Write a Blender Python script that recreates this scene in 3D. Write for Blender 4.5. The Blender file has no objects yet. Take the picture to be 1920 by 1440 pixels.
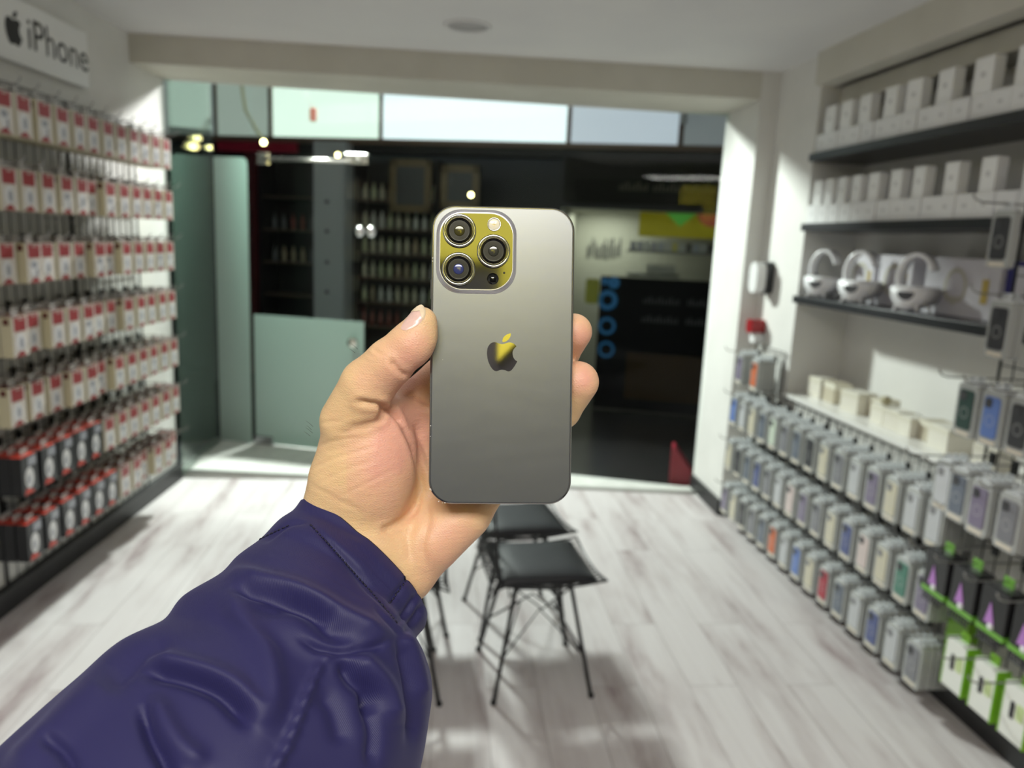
import bpy, bmesh, math, random
import numpy as np
from mathutils import Vector, Matrix
random.seed(4); np.random.seed(4)
SC = bpy.context.scene
COL = SC.collection

# ------------------------------------------------------------------ camera
F = 1425.0
H = 1.6
Wm = np.array([[0.9952634, 0.02873902, 0.09286999],
               [-0.08580133, -0.1894456, 0.97813521],
               [0.04570446, -0.98147055, -0.18608243]])
CAM = np.array([0.0, 0.0, H])
cam_d = bpy.data.cameras.new('camera'); cam = bpy.data.objects.new('camera', cam_d); COL.objects.link(cam)
cam_d.lens = F * 36 / 1920; cam_d.sensor_width = 36; cam_d.sensor_fit = 'HORIZONTAL'
cam_d.clip_start = 0.02; cam_d.clip_end = 60
mw = Matrix.Identity(4)
for r in range(3):
    mw[r][0] = Wm[r, 0]; mw[r][1] = -Wm[r, 1]; mw[r][2] = -Wm[r, 2]; mw[r][3] = CAM[r]
cam.matrix_world = mw
cam_d.dof.use_dof = True; cam_d.dof.focus_distance = 0.378; cam_d.dof.aperture_fstop = 8.4
SC.camera = cam

def P(u, v, D):
    return CAM + D * (Wm @ np.array([(u - 960) / F, (v - 720) / F, 1.0]))

# ------------------------------------------------------------------ world, lights, exposure
SC.view_settings.view_transform = 'Standard'; SC.view_settings.look = 'None'
SC.view_settings.gamma = 1; SC.view_settings.use_curve_mapping = False
SC.view_settings.exposure = 0.12
w = bpy.data.worlds.new('world'); SC.world = w; w.use_nodes = True
w.node_tree.nodes['Background'].inputs[0].default_value = (0.02, 0.022, 0.03, 1)
w.node_tree.nodes['Background'].inputs[1].default_value = 0.6

def area(name, loc, target, sx, sy, power, color):
    d = bpy.data.lights.new(name, 'AREA'); d.shape = 'RECTANGLE'; d.size = sx; d.size_y = sy
    d.energy = power; d.color = color
    o = bpy.data.objects.new(name, d); COL.objects.link(o); o.location = loc
    o.rotation_euler = (Vector(target) - Vector(loc)).to_track_quat('-Z', 'Y').to_euler()
    return o
LT = (1.0, 0.97, 0.93)
area('ceiling_light_rear', (-0.15, -0.98, 2.55), (-0.15, -0.98, 0), 1.1, .6, 47, LT)
area('ceiling_light_mid', (0.1, 1.3, 2.55), (0.1, 1.3, 0), 1.6, 1.0, 5, LT)
sp_d = bpy.data.lights.new('corridor_floodlight', 'SPOT'); sp_d.energy = 1220; sp_d.color = (0.98, 1.0, 0.97); sp_d.shadow_soft_size = .16
sp_d.spot_size = math.radians(84); sp_d.spot_blend = .35
sp_o = bpy.data.objects.new('corridor_floodlight', sp_d); COL.objects.link(sp_o); sp_o.location = (-.95, 6.55, 3.25)
sp_o.rotation_euler = (Vector((0.2, 3.6, .5)) - Vector((-.95, 6.55, 3.25))).to_track_quat('-Z', 'Y').to_euler()

# ------------------------------------------------------------------ materials
MATS = {}
def mat(name, color, rough=0.5, metal=0.0, spec=0.5, emit=None, estr=0.0, sss=0, coat=0.0):
    if name in MATS: return MATS[name]
    m = bpy.data.materials.new(name); m.use_nodes = True
    b = m.node_tree.nodes['Principled BSDF']
    b.inputs['Base Color'].default_value = (*color, 1)
    b.inputs['Roughness'].default_value = rough; b.inputs['Metallic'].default_value = metal
    b.inputs['Specular IOR Level'].default_value = spec
    b.inputs['Coat Weight'].default_value = coat
    if emit: b.inputs['Emission Color'].default_value = (*emit, 1); b.inputs['Emission Strength'].default_value = estr
    MATS[name] = m; return m
def nd(m): return m.node_tree.nodes, m.node_tree.links, m.node_tree.nodes['Principled BSDF']
def add_noise_color(m, c1, c2, scale, detail=4, vec_scale=None, lo=0.35, hi=0.65, bump=0.0, bscale=None):
    n, l, b = nd(m)
    tc = n.new('ShaderNodeTexCoord'); src = tc.outputs['Object']
    if vec_scale:
        mp = n.new('ShaderNodeMapping'); mp.inputs['Scale'].default_value = vec_scale; l.new(src, mp.inputs[0]); src = mp.outputs[0]
    t = n.new('ShaderNodeTexNoise'); t.inputs['Scale'].default_value = scale; t.inputs['Detail'].default_value = detail; l.new(src, t.inputs[0])
    r = n.new('ShaderNodeValToRGB'); r.color_ramp.elements[0].position = lo; r.color_ramp.elements[1].position = hi
    r.color_ramp.elements[0].color = (*c1, 1); r.color_ramp.elements[1].color = (*c2, 1)
    l.new(t.outputs[0], r.inputs[0]); l.new(r.outputs[0], b.inputs['Base Color'])
    if bump:
        bp = n.new('ShaderNodeBump'); bp.inputs['Strength'].default_value = bump; bp.inputs['Distance'].default_value = 0.002
        t2 = n.new('ShaderNodeTexNoise'); t2.inputs['Scale'].default_value = bscale or scale; l.new(src, t2.inputs[0])
        l.new(t2.outputs[0], bp.inputs['Height']); l.new(bp.outputs[0], b.inputs['Normal'])
    return m

M_wall = add_noise_color(mat('white_wall_paint', (.74, .73, .70), .6), (.70, .69, .66), (.76, .75, .72), 3, bump=.15, bscale=60)
M_beige = add_noise_color(mat('cream_beam_paint', (.62, .60, .53), .6), (.58, .56, .49), (.64, .62, .55), 3, bump=.15, bscale=60)
M_ceil = add_noise_color(mat('ceiling_paint', (.7, .69, .68), .7), (.68, .67, .67), (.72, .71, .70), 2)
M_black = mat('black_laminate', (.018, .019, .022), .35)
M_base = add_noise_color(mat('black_plinth', (.015, .015, .016), .45), (.012, .012, .013), (.022, .022, .024), 8)
M_wire = mat('black_wire', (.02, .02, .02), .35, .3)
M_hookm = mat('grey_steel_hook', (.35, .35, .34), .3, .8)
M_white = mat('white_card', (.80, .80, .80), .4)
M_counter = mat('white_counter_laminate', (.82, .81, .78), .3)
M_chrome = mat('polished_steel', (.8, .8, .8), .15, 1.0)
M_darkgrey = mat('dark_grey', (.05, .05, .055), .5)

def floor_material():
    m = mat('white_oak_laminate', (.7, .68, .68), .5, spec=.35); n, l, b = nd(m)
    tc = n.new('ShaderNodeTexCoord')
    mp = n.new('ShaderNodeMapping'); mp.inputs['Rotation'].default_value = (0, 0, math.pi / 2); l.new(tc.outputs['Object'], mp.inputs[0])
    br = n.new('ShaderNodeTexBrick'); br.offset = .37; br.inputs['Scale'].default_value = 1
    br.inputs['Brick Width'].default_value = 1.25; br.inputs['Row Height'].default_value = .19; br.inputs['Mortar Size'].default_value = .0016
    br.inputs['Color1'].default_value = (.0, .0, .0, 1); br.inputs['Color2'].default_value = (1, 1, 1, 1); br.inputs['Mortar'].default_value = (.5, .5, .5, 1)
    l.new(mp.outputs[0], br.inputs[0])
    # per-plank offset of the grain
    mul = n.new('ShaderNodeVectorMath'); mul.operation = 'MULTIPLY_ADD'
    l.new(br.outputs['Color'], mul.inputs[0]); mul.inputs[1].default_value = (3, 7, 0); l.new(tc.outputs['Object'], mul.inputs[2])
    ms = n.new('ShaderNodeMapping'); ms.inputs['Scale'].default_value = (4.5, .8, 1); l.new(mul.outputs[0], ms.inputs[0])
    t1 = n.new('ShaderNodeTexNoise'); t1.inputs['Scale'].default_value = 1.5; t1.inputs['Detail'].default_value = 5; t1.inputs['Roughness'].default_value = .6; l.new(ms.outputs[0], t1.inputs[0])
    r1 = n.new('ShaderNodeValToRGB'); e = r1.color_ramp.elements
    e[0].position = .30; e[0].color = (.34, .27, .275, 1); e[1].position = .55; e[1].color = (.66, .62, .62, 1)
    x = r1.color_ramp.elements.new(.42); x.color = (.565, .515, .515, 1)
    l.new(t1.outputs[0], r1.inputs[0])
    ms2 = n.new('ShaderNodeMapping'); ms2.inputs['Scale'].default_value = (40, 1.6, 1); l.new(mul.outputs[0], ms2.inputs[0])
    t2 = n.new('ShaderNodeTexNoise'); t2.inputs['Scale'].default_value = 1; t2.inputs['Detail'].default_value = 3; l.new(ms2.outputs[0], t2.inputs[0])
    mx = n.new('ShaderNodeMix'); mx.data_type = 'RGBA'; mx.blend_type = 'OVERLAY'; mx.inputs[0].default_value = .18
    l.new(r1.outputs[0], mx.inputs[6]); l.new(t2.outputs[0], mx.inputs[7])
    mx2 = n.new('ShaderNodeMix'); mx2.data_type = 'RGBA'; mx2.blend_type = 'MULTIPLY'; l.new(br.outputs['Fac'], mx2.inputs[0])
    mx2.inputs[7].default_value = (.62, .6, .6, 1); l.new(mx.outputs[2], mx2.inputs[6]); l.new(mx2.outputs[2], b.inputs['Base Color'])
    return m
M_floor = floor_material()

def glass_material(name, tint, gloss=.15, rough=0.0):
    m = bpy.data.materials.new(name); m.use_nodes = True; n = m.node_tree.nodes; l = m.node_tree.links; n.clear()
    out = n.new('ShaderNodeOutputMaterial'); tr = n.new('ShaderNodeBsdfTransparent'); tr.inputs[0].default_value = (*tint, 1)
    gl = n.new('ShaderNodeBsdfGlossy'); gl.inputs['Roughness'].default_value = rough; gl.inputs[0].default_value = (1, 1, 1, 1)
    fr = n.new('ShaderNodeFresnel'); fr.inputs[0].default_value = 1.45
    ar = n.new('ShaderNodeMath'); ar.operation = 'MULTIPLY'; ar.inputs[1].default_value = gloss; l.new(fr.outputs[0], ar.inputs[0])   # reflection scaled down to keep the ceiling lamps' reflections faint
    mx = n.new('ShaderNodeMixShader'); l.new(ar.outputs[0], mx.inputs[0]); l.new(tr.outputs[0], mx.inputs[1]); l.new(gl.outputs[0], mx.inputs[2])
    l.new(mx.outputs[0], out.inputs[0]); MATS[name] = m; return m
M_glass = glass_material('clear_shop_glass', (.93, .97, .95))
M_glass_side = glass_material('green_side_glass', (.80, .86, .83), .5)
M_pack = None
def film_material():
    m = bpy.data.materials.new('frosted_glass_film'); m.use_nodes = True; n = m.node_tree.nodes; l = m.node_tree.links; n.clear()
    out = n.new('ShaderNodeOutputMaterial'); d = n.new('ShaderNodeBsdfDiffuse'); d.inputs[0].default_value = (.60, .70, .66, 1)
    t = n.new('ShaderNodeBsdfTranslucent'); t.inputs[0].default_value = (.5, .66, .60, 1)
    mx = n.new('ShaderNodeMixShader'); mx.inputs[0].default_value = .4; l.new(d.outputs[0], mx.inputs[1]); l.new(t.outputs[0], mx.inputs[2])
    g = n.new('ShaderNodeBsdfGlossy'); g.inputs['Roughness'].default_value = .25
    m2 = n.new('ShaderNodeMixShader'); m2.inputs[0].default_value = .05; l.new(mx.outputs[0], m2.inputs[1]); l.new(g.outputs[0], m2.inputs[2])
    l.new(m2.outputs[0], out.inputs[0]); return m
M_film = film_material()

# ------------------------------------------------------------------ mesh helpers
class MB:
    def __init__(self): self.v = []; self.f = []; self.mi = []; self.sm = []
    def face(self, pts, mi=0, sm=False):
        i = len(self.v); self.v += [tuple(p) for p in pts]; self.f.append(list(range(i, i + len(pts)))); self.mi.append(mi); self.sm.append(sm)
    def box(self, x0, x1, y0, y1, z0, z1, mi=0, bev=0.0):
        if x0 > x1: x0, x1 = x1, x0
        if y0 > y1: y0, y1 = y1, y0
        if z0 > z1: z0, z1 = z1, z0
        if bev <= 0:
            i = len(self.v)
            self.v += [(x, y, z) for x in (x0, x1) for y in (y0, y1) for z in (z0, z1)]
            for q in ((0, 1, 3, 2), (4, 6, 7, 5), (0, 4, 5, 1), (2, 3, 7, 6), (0, 2, 6, 4), (1, 5, 7, 3)):
                self.f.append([i + k for k in q]); self.mi.append(mi); self.sm.append(False)
        else:
            bm = bmesh.new(); bmesh.ops.create_cube(bm, size=1)
            for v in bm.verts: v.co = Vector(((x0 + x1) / 2 + v.co.x * (x1 - x0), (y0 + y1) / 2 + v.co.y * (y1 - y0), (z0 + z1) / 2 + v.co.z * (z1 - z0)))
            bmesh.ops.bevel(bm, geom=bm.edges[:], offset=bev, segments=2, affect='EDGES', profile=.5)
            self.bm(bm, mi)
        return self
    def bm(self, bm, mi=0, sm=False, M=None):
        i = len(self.v); bm.verts.ensure_lookup_table()
        self.v += [tuple((M @ v.co) if M else v.co) for v in bm.verts]
        for f in bm.faces: self.f.append([i + v.index for v in f.verts]); self.mi.append(mi); self.sm.append(sm)
        bm.free()
    def tube(self, pts, r, mi=0, n=6, closed=False, caps=True):
        pts = [Vector(p) for p in pts]; N = len(pts); rr = r if isinstance(r, (list, tuple)) else [r] * N
        i0 = len(self.v); up = None
        for k, p in enumerate(pts):
            a = pts[(k - 1) % N] if (closed or k > 0) else p; b = pts[(k + 1) % N] if (closed or k < N - 1) else p
            t = (b - a).normalized()
            if up is None: up = Vector((0, 0, 1)) if abs(t.z) < .9 else Vector((1, 0, 0))
            s = t.cross(up).normalized(); up = s.cross(t).normalized()
            for j in range(n):
                an = 2 * math.pi * j / n; self.v.append(tuple(p + (s * math.cos(an) + up * math.sin(an)) * rr[k]))
        for k in range(N if closed else N - 1):
            k2 = (k + 1) % N
            for j in range(n):
                self.f.append([i0 + k * n + j, i0 + k * n + (j + 1) % n, i0 + k2 * n + (j + 1) % n, i0 + k2 * n + j]); self.mi.append(mi); self.sm.append(True)
        if caps and not closed:
            self.f.append([i0 + j for j in range(n)]); self.mi.append(mi); self.sm.append(False)
            self.f.append([i0 + (N - 1) * n + j for j in range(n)][::-1]); self.mi.append(mi); self.sm.append(False)
        return self
    def prism(self, poly, y0, y1, mi=0, axis='y'):
        """poly in the (x,z) plane extruded along y (or (x,y) plane along z)"""
        def q(a, b, c): return (a, c, b) if axis == 'y' else (a, b, c)
        i = len(self.v); n = len(poly)
        self.v += [q(a, b, y0) for a, b in poly] + [q(a, b, y1) for a, b in poly]
        self.f.append(list(range(i, i + n))[::-1]); self.f.append(list(range(i + n, i + 2 * n))); self.mi += [mi, mi]; self.sm += [False, False]
        for k in range(n):
            k2 = (k + 1) % n; self.f.append([i + k, i + k2, i + n + k2, i + n + k]); self.mi.append(mi); self.sm.append(False)
        return self
    def lathe(self, prof, c=(0, 0, 0), axis='z', n=32, mi=0, sm=True):
        """prof: list of (r, h); revolved about axis through c"""
        i = len(self.v)
        for r, h in prof:
            for j in range(n):
                a = 2 * math.pi * j / n; x, y = r * math.cos(a), r * math.sin(a)
                p = (x, y, h) if axis == 'z' else ((x, h, y) if axis == 'y' else (h, x, y))
                self.v.append((c[0] + p[0], c[1] + p[1], c[2] + p[2]))
        for k in range(len(prof) - 1):
            for j in range(n):
                self.f.append([i + k * n + j, i + k * n + (j + 1) % n, i + (k + 1) * n + (j + 1) % n, i + (k + 1) * n + j]); self.mi.append(mi); self.sm.append(sm)
        if prof[0][0] > 1e-6: self.f.append([i + j for j in range(n)][::-1]); self.mi.append(mi); self.sm.append(False)
        if prof[-1][0] > 1e-6: self.f.append([i + (len(prof) - 1) * n + j for j in range(n)]); self.mi.append(mi); self.sm.append(False)
        return self
    def mesh(self, name, mats):
        me = bpy.data.meshes.new(name); me.from_pydata(self.v, [], self.f)
        for m in (mats if isinstance(mats, (list, tuple)) else [mats]): me.materials.append(m)
        me.polygons.foreach_set('material_index', self.mi); me.polygons.foreach_set('use_smooth', self.sm)
        bm = bmesh.new(); bm.from_mesh(me); bmesh.ops.recalc_face_normals(bm, faces=bm.faces[:]); bm.to_mesh(me); bm.free()
        me.update(); return me
    def obj(self, name, mats, parent=None, loc=None, rz=0):
        o = bpy.data.objects.new(name, self.mesh(name, mats)); COL.objects.link(o)
        if parent: o.parent = parent
        if loc is not None: o.location = loc; o.rotation_euler = (0, 0, rz)
        return o
def tag(o, label=None, cat=None, group=None, kind=None):
    if label: o['label'] = label
    if cat: o['category'] = cat
    if group: o['group'] = group
    if kind: o['kind'] = kind
    return o
def empty(name, loc=(0, 0, 0), rz=0, **k):
    o = bpy.data.objects.new(name, None); o.empty_display_size = .05; COL.objects.link(o); o.location = loc; o.rotation_euler = (0, 0, rz)
    return tag(o, **k)
def dup(o, loc, rz=None, parent=None):
    c = o.copy(); COL.objects.link(c); c.location = loc
    if rz is not None: c.rotation_euler = (0, 0, rz)
    for ch in list(o.children):
        d = ch.copy(); COL.objects.link(d); d.parent = c
        for g in list(ch.children):
            e = g.copy(); COL.objects.link(e); e.parent = d
    return c
def rrect(w, h, r, n=8, cx=0, cy=0):
    pts = []
    for sx, sy, a0 in ((1, 1, 0), (-1, 1, 90), (-1, -1, 180), (1, -1, 270)):
        for k in range(n + 1):
            a = math.radians(a0 + 90 * k / n); pts.append((cx + sx * (w / 2 - r) + r * math.cos(a), cy + sy * (h / 2 - r) + r * math.sin(a)))
    return pts
ORD = ['first', 'second', 'third', 'fourth', 'fifth', 'sixth', 'seventh', 'eighth', 'ninth', 'tenth', 'eleventh', 'twelfth', 'thirteenth', 'fourteenth', 'fifteenth', 'sixteenth']

# ------------------------------------------------------------------ frames of the two side walls and of the shopfront
L0 = np.array([-1.636 - .03, 4.841, 0]); LS = np.array([-.0608, -.99815, 0]); LN = np.array([.99815, -.0608, 0])
RA_L = math.atan2(LS[1], LS[0])               # local x = along the wall towards the camera, local y = into the room
R0 = np.array([1.81, 4.30, 0]); RS = np.array([.02825, -.9996, 0]); RN = np.array([-.9996, -.02825, 0])
RA_R = math.atan2(-RS[1], -RS[0])             # local x = away from the camera (-s), local y = into the room
G0 = np.array([-1.657, 5.783, 0]); GD = np.array([.9586, -.2847, 0]); GN = np.array([.2847, .9586, 0])
RA_G = math.atan2(GD[1], GD[0])               # local x = along the glass to the right, local y = outwards
def LW(s, d, z): return L0 + s * LS + d * LN + np.array([0, 0, z])
def RW(s, d, z): return R0 + s * RS + d * RN + np.array([0, 0, z])
def GW(s, d, z): return G0 + s * GD + d * GN + np.array([0, 0, z])
LF = dict(loc=L0, rz=RA_L); RF = dict(loc=R0, rz=RA_R); GF = dict(loc=G0, rz=RA_G)

# ------------------------------------------------------------------ structure
def struct(o): o['kind'] = 'structure'; return o
CH = 2.575
struct(MB().box(-2.6, 3.0, -2.6, 4.85, -.1, 0).obj('floor', M_floor))
struct(MB().box(-2.6, 3.0, -2.6, 4.9, CH, CH + .1).obj('ceiling', M_ceil))
struct(MB().box(0, 7.4, -.12, 0, 0, CH + .02).obj('wall_left', M_wall, **LF))
struct(MB().box(-2.5, 2.6, -1.62, -1.5, 0, CH).obj('wall_back', mat('dark_back_wall', (.05, .048, .046), .6)))  # unseen wall, set near and dark to shape the phone's reflection
ys = empty('yellow_reflection_panel', (0, -1.5, 1.9), label='glowing yellow panel added behind the camera, shaped for its reflection in the phone', cat='sign')  # unseen glowing panel, added to put yellow reflections on the phone
yb = MB(); yb.prism([(-.36, .325), (.0, .325), (.0, .015), (.05, .07), (.16, .12), (.16, .60), (-.36, .60)], .0, .03); yb.obj('panel', mat('yellow_glow_panel', (.8, .7, .05), .5, emit=(.80, .72, .04), estr=1.1), ys)
# right side: jamb, pillar, niche
M_cream = M_beige
struct(MB().box(1.722, 1.86, 4.31, 4.83, 0, CH).obj('wall_jamb', M_wall))
pil = MB(); pil.box(-.46, .02, -.40, -.015, 0, CH); struct(pil.obj('wall_pillar', M_wall, **RF))
low = MB(); low.box(-7.0, -.46, -.30, -.02, 0, .85); low.box(-7.0, -.46, -.40, -.30, 0, CH); low.box(-7, -2.75, -.30, -.02, .85, CH)
struct(low.obj('wall_right', M_wall, **RF))
struct(MB().box(-7.0, -.475, -.30, .01, .85, .872, bev=.003).obj('trim_1', M_counter, **RF))
fas = MB(); fas.box(-7.0, -.46, -.08, .02, 2.42, CH); fas.box(-7.0, -.46, -.28, -.12, 2.335, 2.42)
struct(fas.obj('trim_2', M_beige, **RF))
# beam over the shopfront
bm_ = MB(); i = 0
bm_.prism([(-1.70, 4.43), (1.83, 4.31), (1.83, 4.86), (-1.72, 4.86)], 2.43, CH, axis='z')
struct(bm_.obj('trim_3', M_beige))
# outer header above the glass keeps the room closed
struct(MB().prism([(-1.72, 4.86), (1.83, 4.86), (1.83, 4.9), (-1.72, 4.9)], 2.43, CH + .3, axis='z').obj('trim_4', M_wall))
# baseboards
struct(MB().box(.0, 7.3, 0, .035, 0, .10).obj('baseboard_left', M_base, **LF))
bb = MB(); bb.box(-7, -.0, -.02, .0, 0, .085); struct(bb.obj('baseboard_right', M_base, **RF))
struct(MB().box(1.705, 1.722, 4.30, 4.83, 0, .095).box(1.722, 1.86, 4.295, 4.31, 0, .095).obj('baseboard_jamb', M_base))
# pale threshold slab of the entrance recess
th = MB(); th.prism([(-1.70, 4.85), (-1.67, 4.98), (1.69, 4.68), (1.73, 4.60), (1.78, 4.80), (-1.66, 5.83), (-1.72, 5.83)], -.04, .004, axis='z')
M_thr = add_noise_color(mat('pale_threshold_tile', (.80, .80, .76), .3), (.74, .74, .70), (.84, .84, .80), 6, vec_scale=(2, 1, 1))
struct(th.obj('trim_5', M_thr))
st = MB(); st.tube([(-1.66, 4.985, .012), (1.70, 4.69, .012)], .010, n=4); st.tube([(-1.655, 4.99, .012), (-1.64, 5.72, .012)], .008, n=4)
struct(st.obj('trim_6', mat('clear_plastic_strip', (.75, .78, .74), .2)))

# ceiling disc (recessed downlight, switched off)
dl = empty('ceiling_downlight', (.076, 3.814, CH), label='round recessed ceiling downlight, switched off, near the shopfront beam', cat='ceiling light')
MB().lathe([(.112, 0), (.112, -.006), (.100, -.010), (.092, -.006), (.092, 0)], n=40).obj('rim', mat('downlight_rim', (.7, .69, .69), .4), dl)
MB().lathe([(.0, -.003), (.091, -.003), (.091, 0)], n=40).obj('diffuser', mat('downlight_lens', (.42, .41, .41), .5), dl)

# ------------------------------------------------------------------ shopfront glass
def rounded_top(w, h, r):
    pts = [(0, 0), (w, 0)]
    for k in range(9): a = math.radians(90 * k / 8); pts.append((w - r + r * math.cos(a), h - r + r * math.sin(a)))
    return pts + [(0, h)]
GX = lambda u: u
# window_1: fixed front glass to the right of the door, window_2: corner strip and transom, window_3 side glass
wn = MB().box(1.16, 3.54, -.006, .006, .005, 2.60)
w1 = struct(wn.obj('window_1', M_glass, **GF))
w2 = struct(MB().box(0.0, .29, -.006, .006, .005, 2.60).obj('window_2', M_glass, **GF))
fl = MB().prism([(x + .0, z + .005) for x, z in rounded_top(.262, 2.08, .045)], -.009, -.0065); fl.obj('frosted_film', M_film, w2)
w3 = struct(MB().box(.29, 1.155, -.006, .006, 2.10, 2.60).obj('window_3', M_glass, **GF))
sd = MB(); sd.prism([(-1.640, 4.87), (-1.662, 5.775), (-1.674, 5.775), (-1.652, 4.87)], .005, 2.60, axis='z')
struct(sd.obj('window_4', M_glass_side))
dr = struct(MB().box(.295, 1.150, -.006, .006, .012, 2.085).obj('door_1', M_glass, **GF))
MB().box(.295, 1.150, -.0095, -.0065, .012, .98).obj('frosted_film', M_film, dr)
kn = MB(); 
kn.lathe([(0, -.052), (.030, -.052), (.038, -.042), (.038, -.030), (.020, -.022), (.020, -.0066)], (1.075, 0, .83), 'y', 28); kn.lathe([(.0, .052), (.030, .052), (.038, .042), (.038, .030), (.020, .022), (.020, .0066)], (1.075, 0, .83), 'y', 28)
kn.obj('lock', mat('brushed_steel', (.72, .72, .66), .25, .9), dr)
MB().box(.285, .435, -.022, .022, .006, .07, bev=.006).obj('bottom_hinge', mat('steel_patch', (.40, .40, .41), .25, .9), dr)
ht = MB().box(1.00, 1.165, -.02, .02, 2.06, 2.13, bev=.006); ht.lathe([(0, -.05), (.022, -.048), (.026, -.02)], (1.10, 0, 2.09), 'y', 20); ht.obj('top_hinge', MATS['brushed_steel'], dr)
sb = MB().tube([(.40, -.03, 2.075), (1.06, -.03, 2.075)], .014, n=10); sb.box(.36, .43, -.04, .0, 2.04, 2.12)
tag(sb.obj('glass_support_bar', MATS['brushed_steel'], **GF), 'slim steel support bar running across the top of the glass door', 'glass support bar')
gc = empty('glass_clamp', GW(1.155, 0, 1.607), RA_G, label='pair of round polished steel discs clamping the two glass panes beside the door', cat='glass clamp')
for sx in (-.045, .04):
    MB().lathe([(0, -.035), (.020, -.034), (.036, -.022), (.038, -.008), (.038, -.0062)], (sx, 0, 0), 'y', 26).obj('disc', M_chrome, gc)

# ------------------------------------------------------------------ corridor and shops opposite
cor = MB(); cor.box(-6, 8, .02, 12, -.06, -.012)
M_corfloor = add_noise_color(mat('dark_corridor_floor', (.02, .02, .02), .25), (.010, .010, .010), (.018, .017, .017), 2.2)
struct(cor.obj('floor_corridor', M_corfloor, **GF))
struct(MB().box(-6, 8, .25, 12, 3.55, 3.65).obj('ceiling_corridor', mat('dark_ceiling', (.05, .05, .052), .8), **GF))
struct(MB().box(-6, -5.9, .02, 12, 0, 3.6).obj('wall_corridor_left', M_darkgrey, **GF))
DF = 2.6
# facade behind
fc = MB(); fc.box(-4.5, -1.25, DF + .02, DF + .2, 0, 2.48); fc.box(-1.2, 2.15, DF + .6, DF + .7, 0, 2.48); fc.box(3.75, 6, DF, DF + .2, 0, 2.48); fc.box(2.13, 4.2, DF + .02, DF + .10, 1.94, 2.50); fc.box(-4.5, 6.0, DF + .05, DF + .30, 2.42, 2.50)
struct(fc.obj('wall_opposite', mat('dark_facade', (.008, .008, .009), .6), **GF))
# luminous fascia panels
def lit(name, c, s):
    m = mat(name, (.6, .6, .6), .4, emit=c, estr=s); return m
lf = empty('lightbox_fascia', GW(0, DF, 2.5), RA_G, label='long row of glowing pale panels in a brown frame above the shops opposite', cat='lightbox')
PN = [(-2.6, -1.62, (.30, .38, .34), .35), (-1.60, -1.0, (.40, .48, .42), .55), (-.95, .23, (.72, .87, .76), 1.05), (.27, 2.15, (.76, .87, .92), 1.12), (2.20, 3.22, (.50, .56, .66), .70), (3.27, 4.6, (.24, .27, .31), .28)]
for k, (a, b, c, s) in enumerate(PN):
    MB().box(a, b, -.02, .02, .055, .70).obj('light_panel', lit('lit_panel_%d' % k, c, s), lf)
fr = MB(); fr.box(-2.65, 4.65, -.05, .05, .0, .05); fr.box(-2.65, 4.65, -.05, .05, .70, .74)
for x in (-2.62, -1.61, -.975, .25, 2.175, 3.245, 4.62): fr.box(x - .018, x + .018, -.04, .03, .05, .70)
fr.obj('frame', mat('brown_frame', (.17, .11, .08), .5), lf)

def gthing(name, mb, mats, label, cat, group=None): return tag(mb.obj(name, mats, **GF), label, cat, group)
gthing('red_shop_sign', MB().box(-1.58, -.67, DF - .06, DF - .01, 2.39, 2.49), mat('dark_red_panel', (.20, .012, .025), .4, emit=(.30, .01, .03), estr=.04), 'dark red band sign under the glowing fascia on the left', 'sign')
gthing('red_pilaster', MB().box(-1.26, -1.16, DF - .05, DF + .02, 0, 2.38), mat('maroon_paint', (.09, .014, .016), .5), 'narrow maroon pilaster beside the grey column opposite', 'pilaster')
gc_ = MB().box(-.43, -.09, DF - .15, DF + .15, 0, 2.5)
gcol = gthing('grey_column', gc_, mat('grey_column_paint', (.42, .43, .46), .6), 'plain grey square column in the corridor behind the glass door', 'column')
for z in (1.9, 1.6, 1.28, .97): 
    o = MB().lathe([(0, -.012), (.02, -.01), (.022, 0)], (-.28, DF - .151, z), 'y', 14).obj('bolt_cap', M_darkgrey); o.parent = gcol
# shelving bays with bottles
cols = [(.42, .40, .30), (.36, .38, .24), (.45, .45, .42), (.30, .24, .16), (.18, .06, .05), (.12, .12, .13)]
def bay(x0, x1, zs, label):
    e = empty('shelving_bay', GW(0, DF, 0), RA_G, label=label, cat='shelving')
    bx = MB(); bx.box(x0, x0 + .02, .0, .35, 0, 2.36); bx.box(x1 - .02, x1, .0, .35, 0, 2.36); bx.box(x0, x1, .34, .36, 0, 2.36); bx.obj('carcass', mat('dark_shelving', (.022, .019, .018), .6), e)
    for z in zs: MB().box(x0 + .02, x1 - .02, .02, .34, z - .02, z).obj('shelf', mat('brown_shelf', (.10, .07, .05), .6), e)
    return e
bay(-.05, .85, (1.95, 1.66, 1.40, 1.14, .88, .62), 'dark shelving bay of bottles behind the glass, right of the grey column')
bay(-1.13, -.47, (1.95, 1.60, 1.25, .90), 'dim shelving bay between the maroon pilaster and the grey column')
def bottle_mesh(kind):
    b = MB(); h = .17
    b.lathe([(0, 0), (.026, 0), (.027, .01), (.027, h * .62), (.012, h * .78), (.011, h), (0, h)], n=12)
    m = b.mesh('bottle', [mat('bottle_%d' % kind, cols[kind], .25, emit=cols[kind], estr=0.0)]); return m
BMs = [bottle_mesh(k) for k in range(6)]
nb = 0
rowsn = {1.95: 'top', 1.66: 'second', 1.40: 'third', 1.14: 'fourth', .88: 'fifth', .62: 'lowest'}
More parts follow.
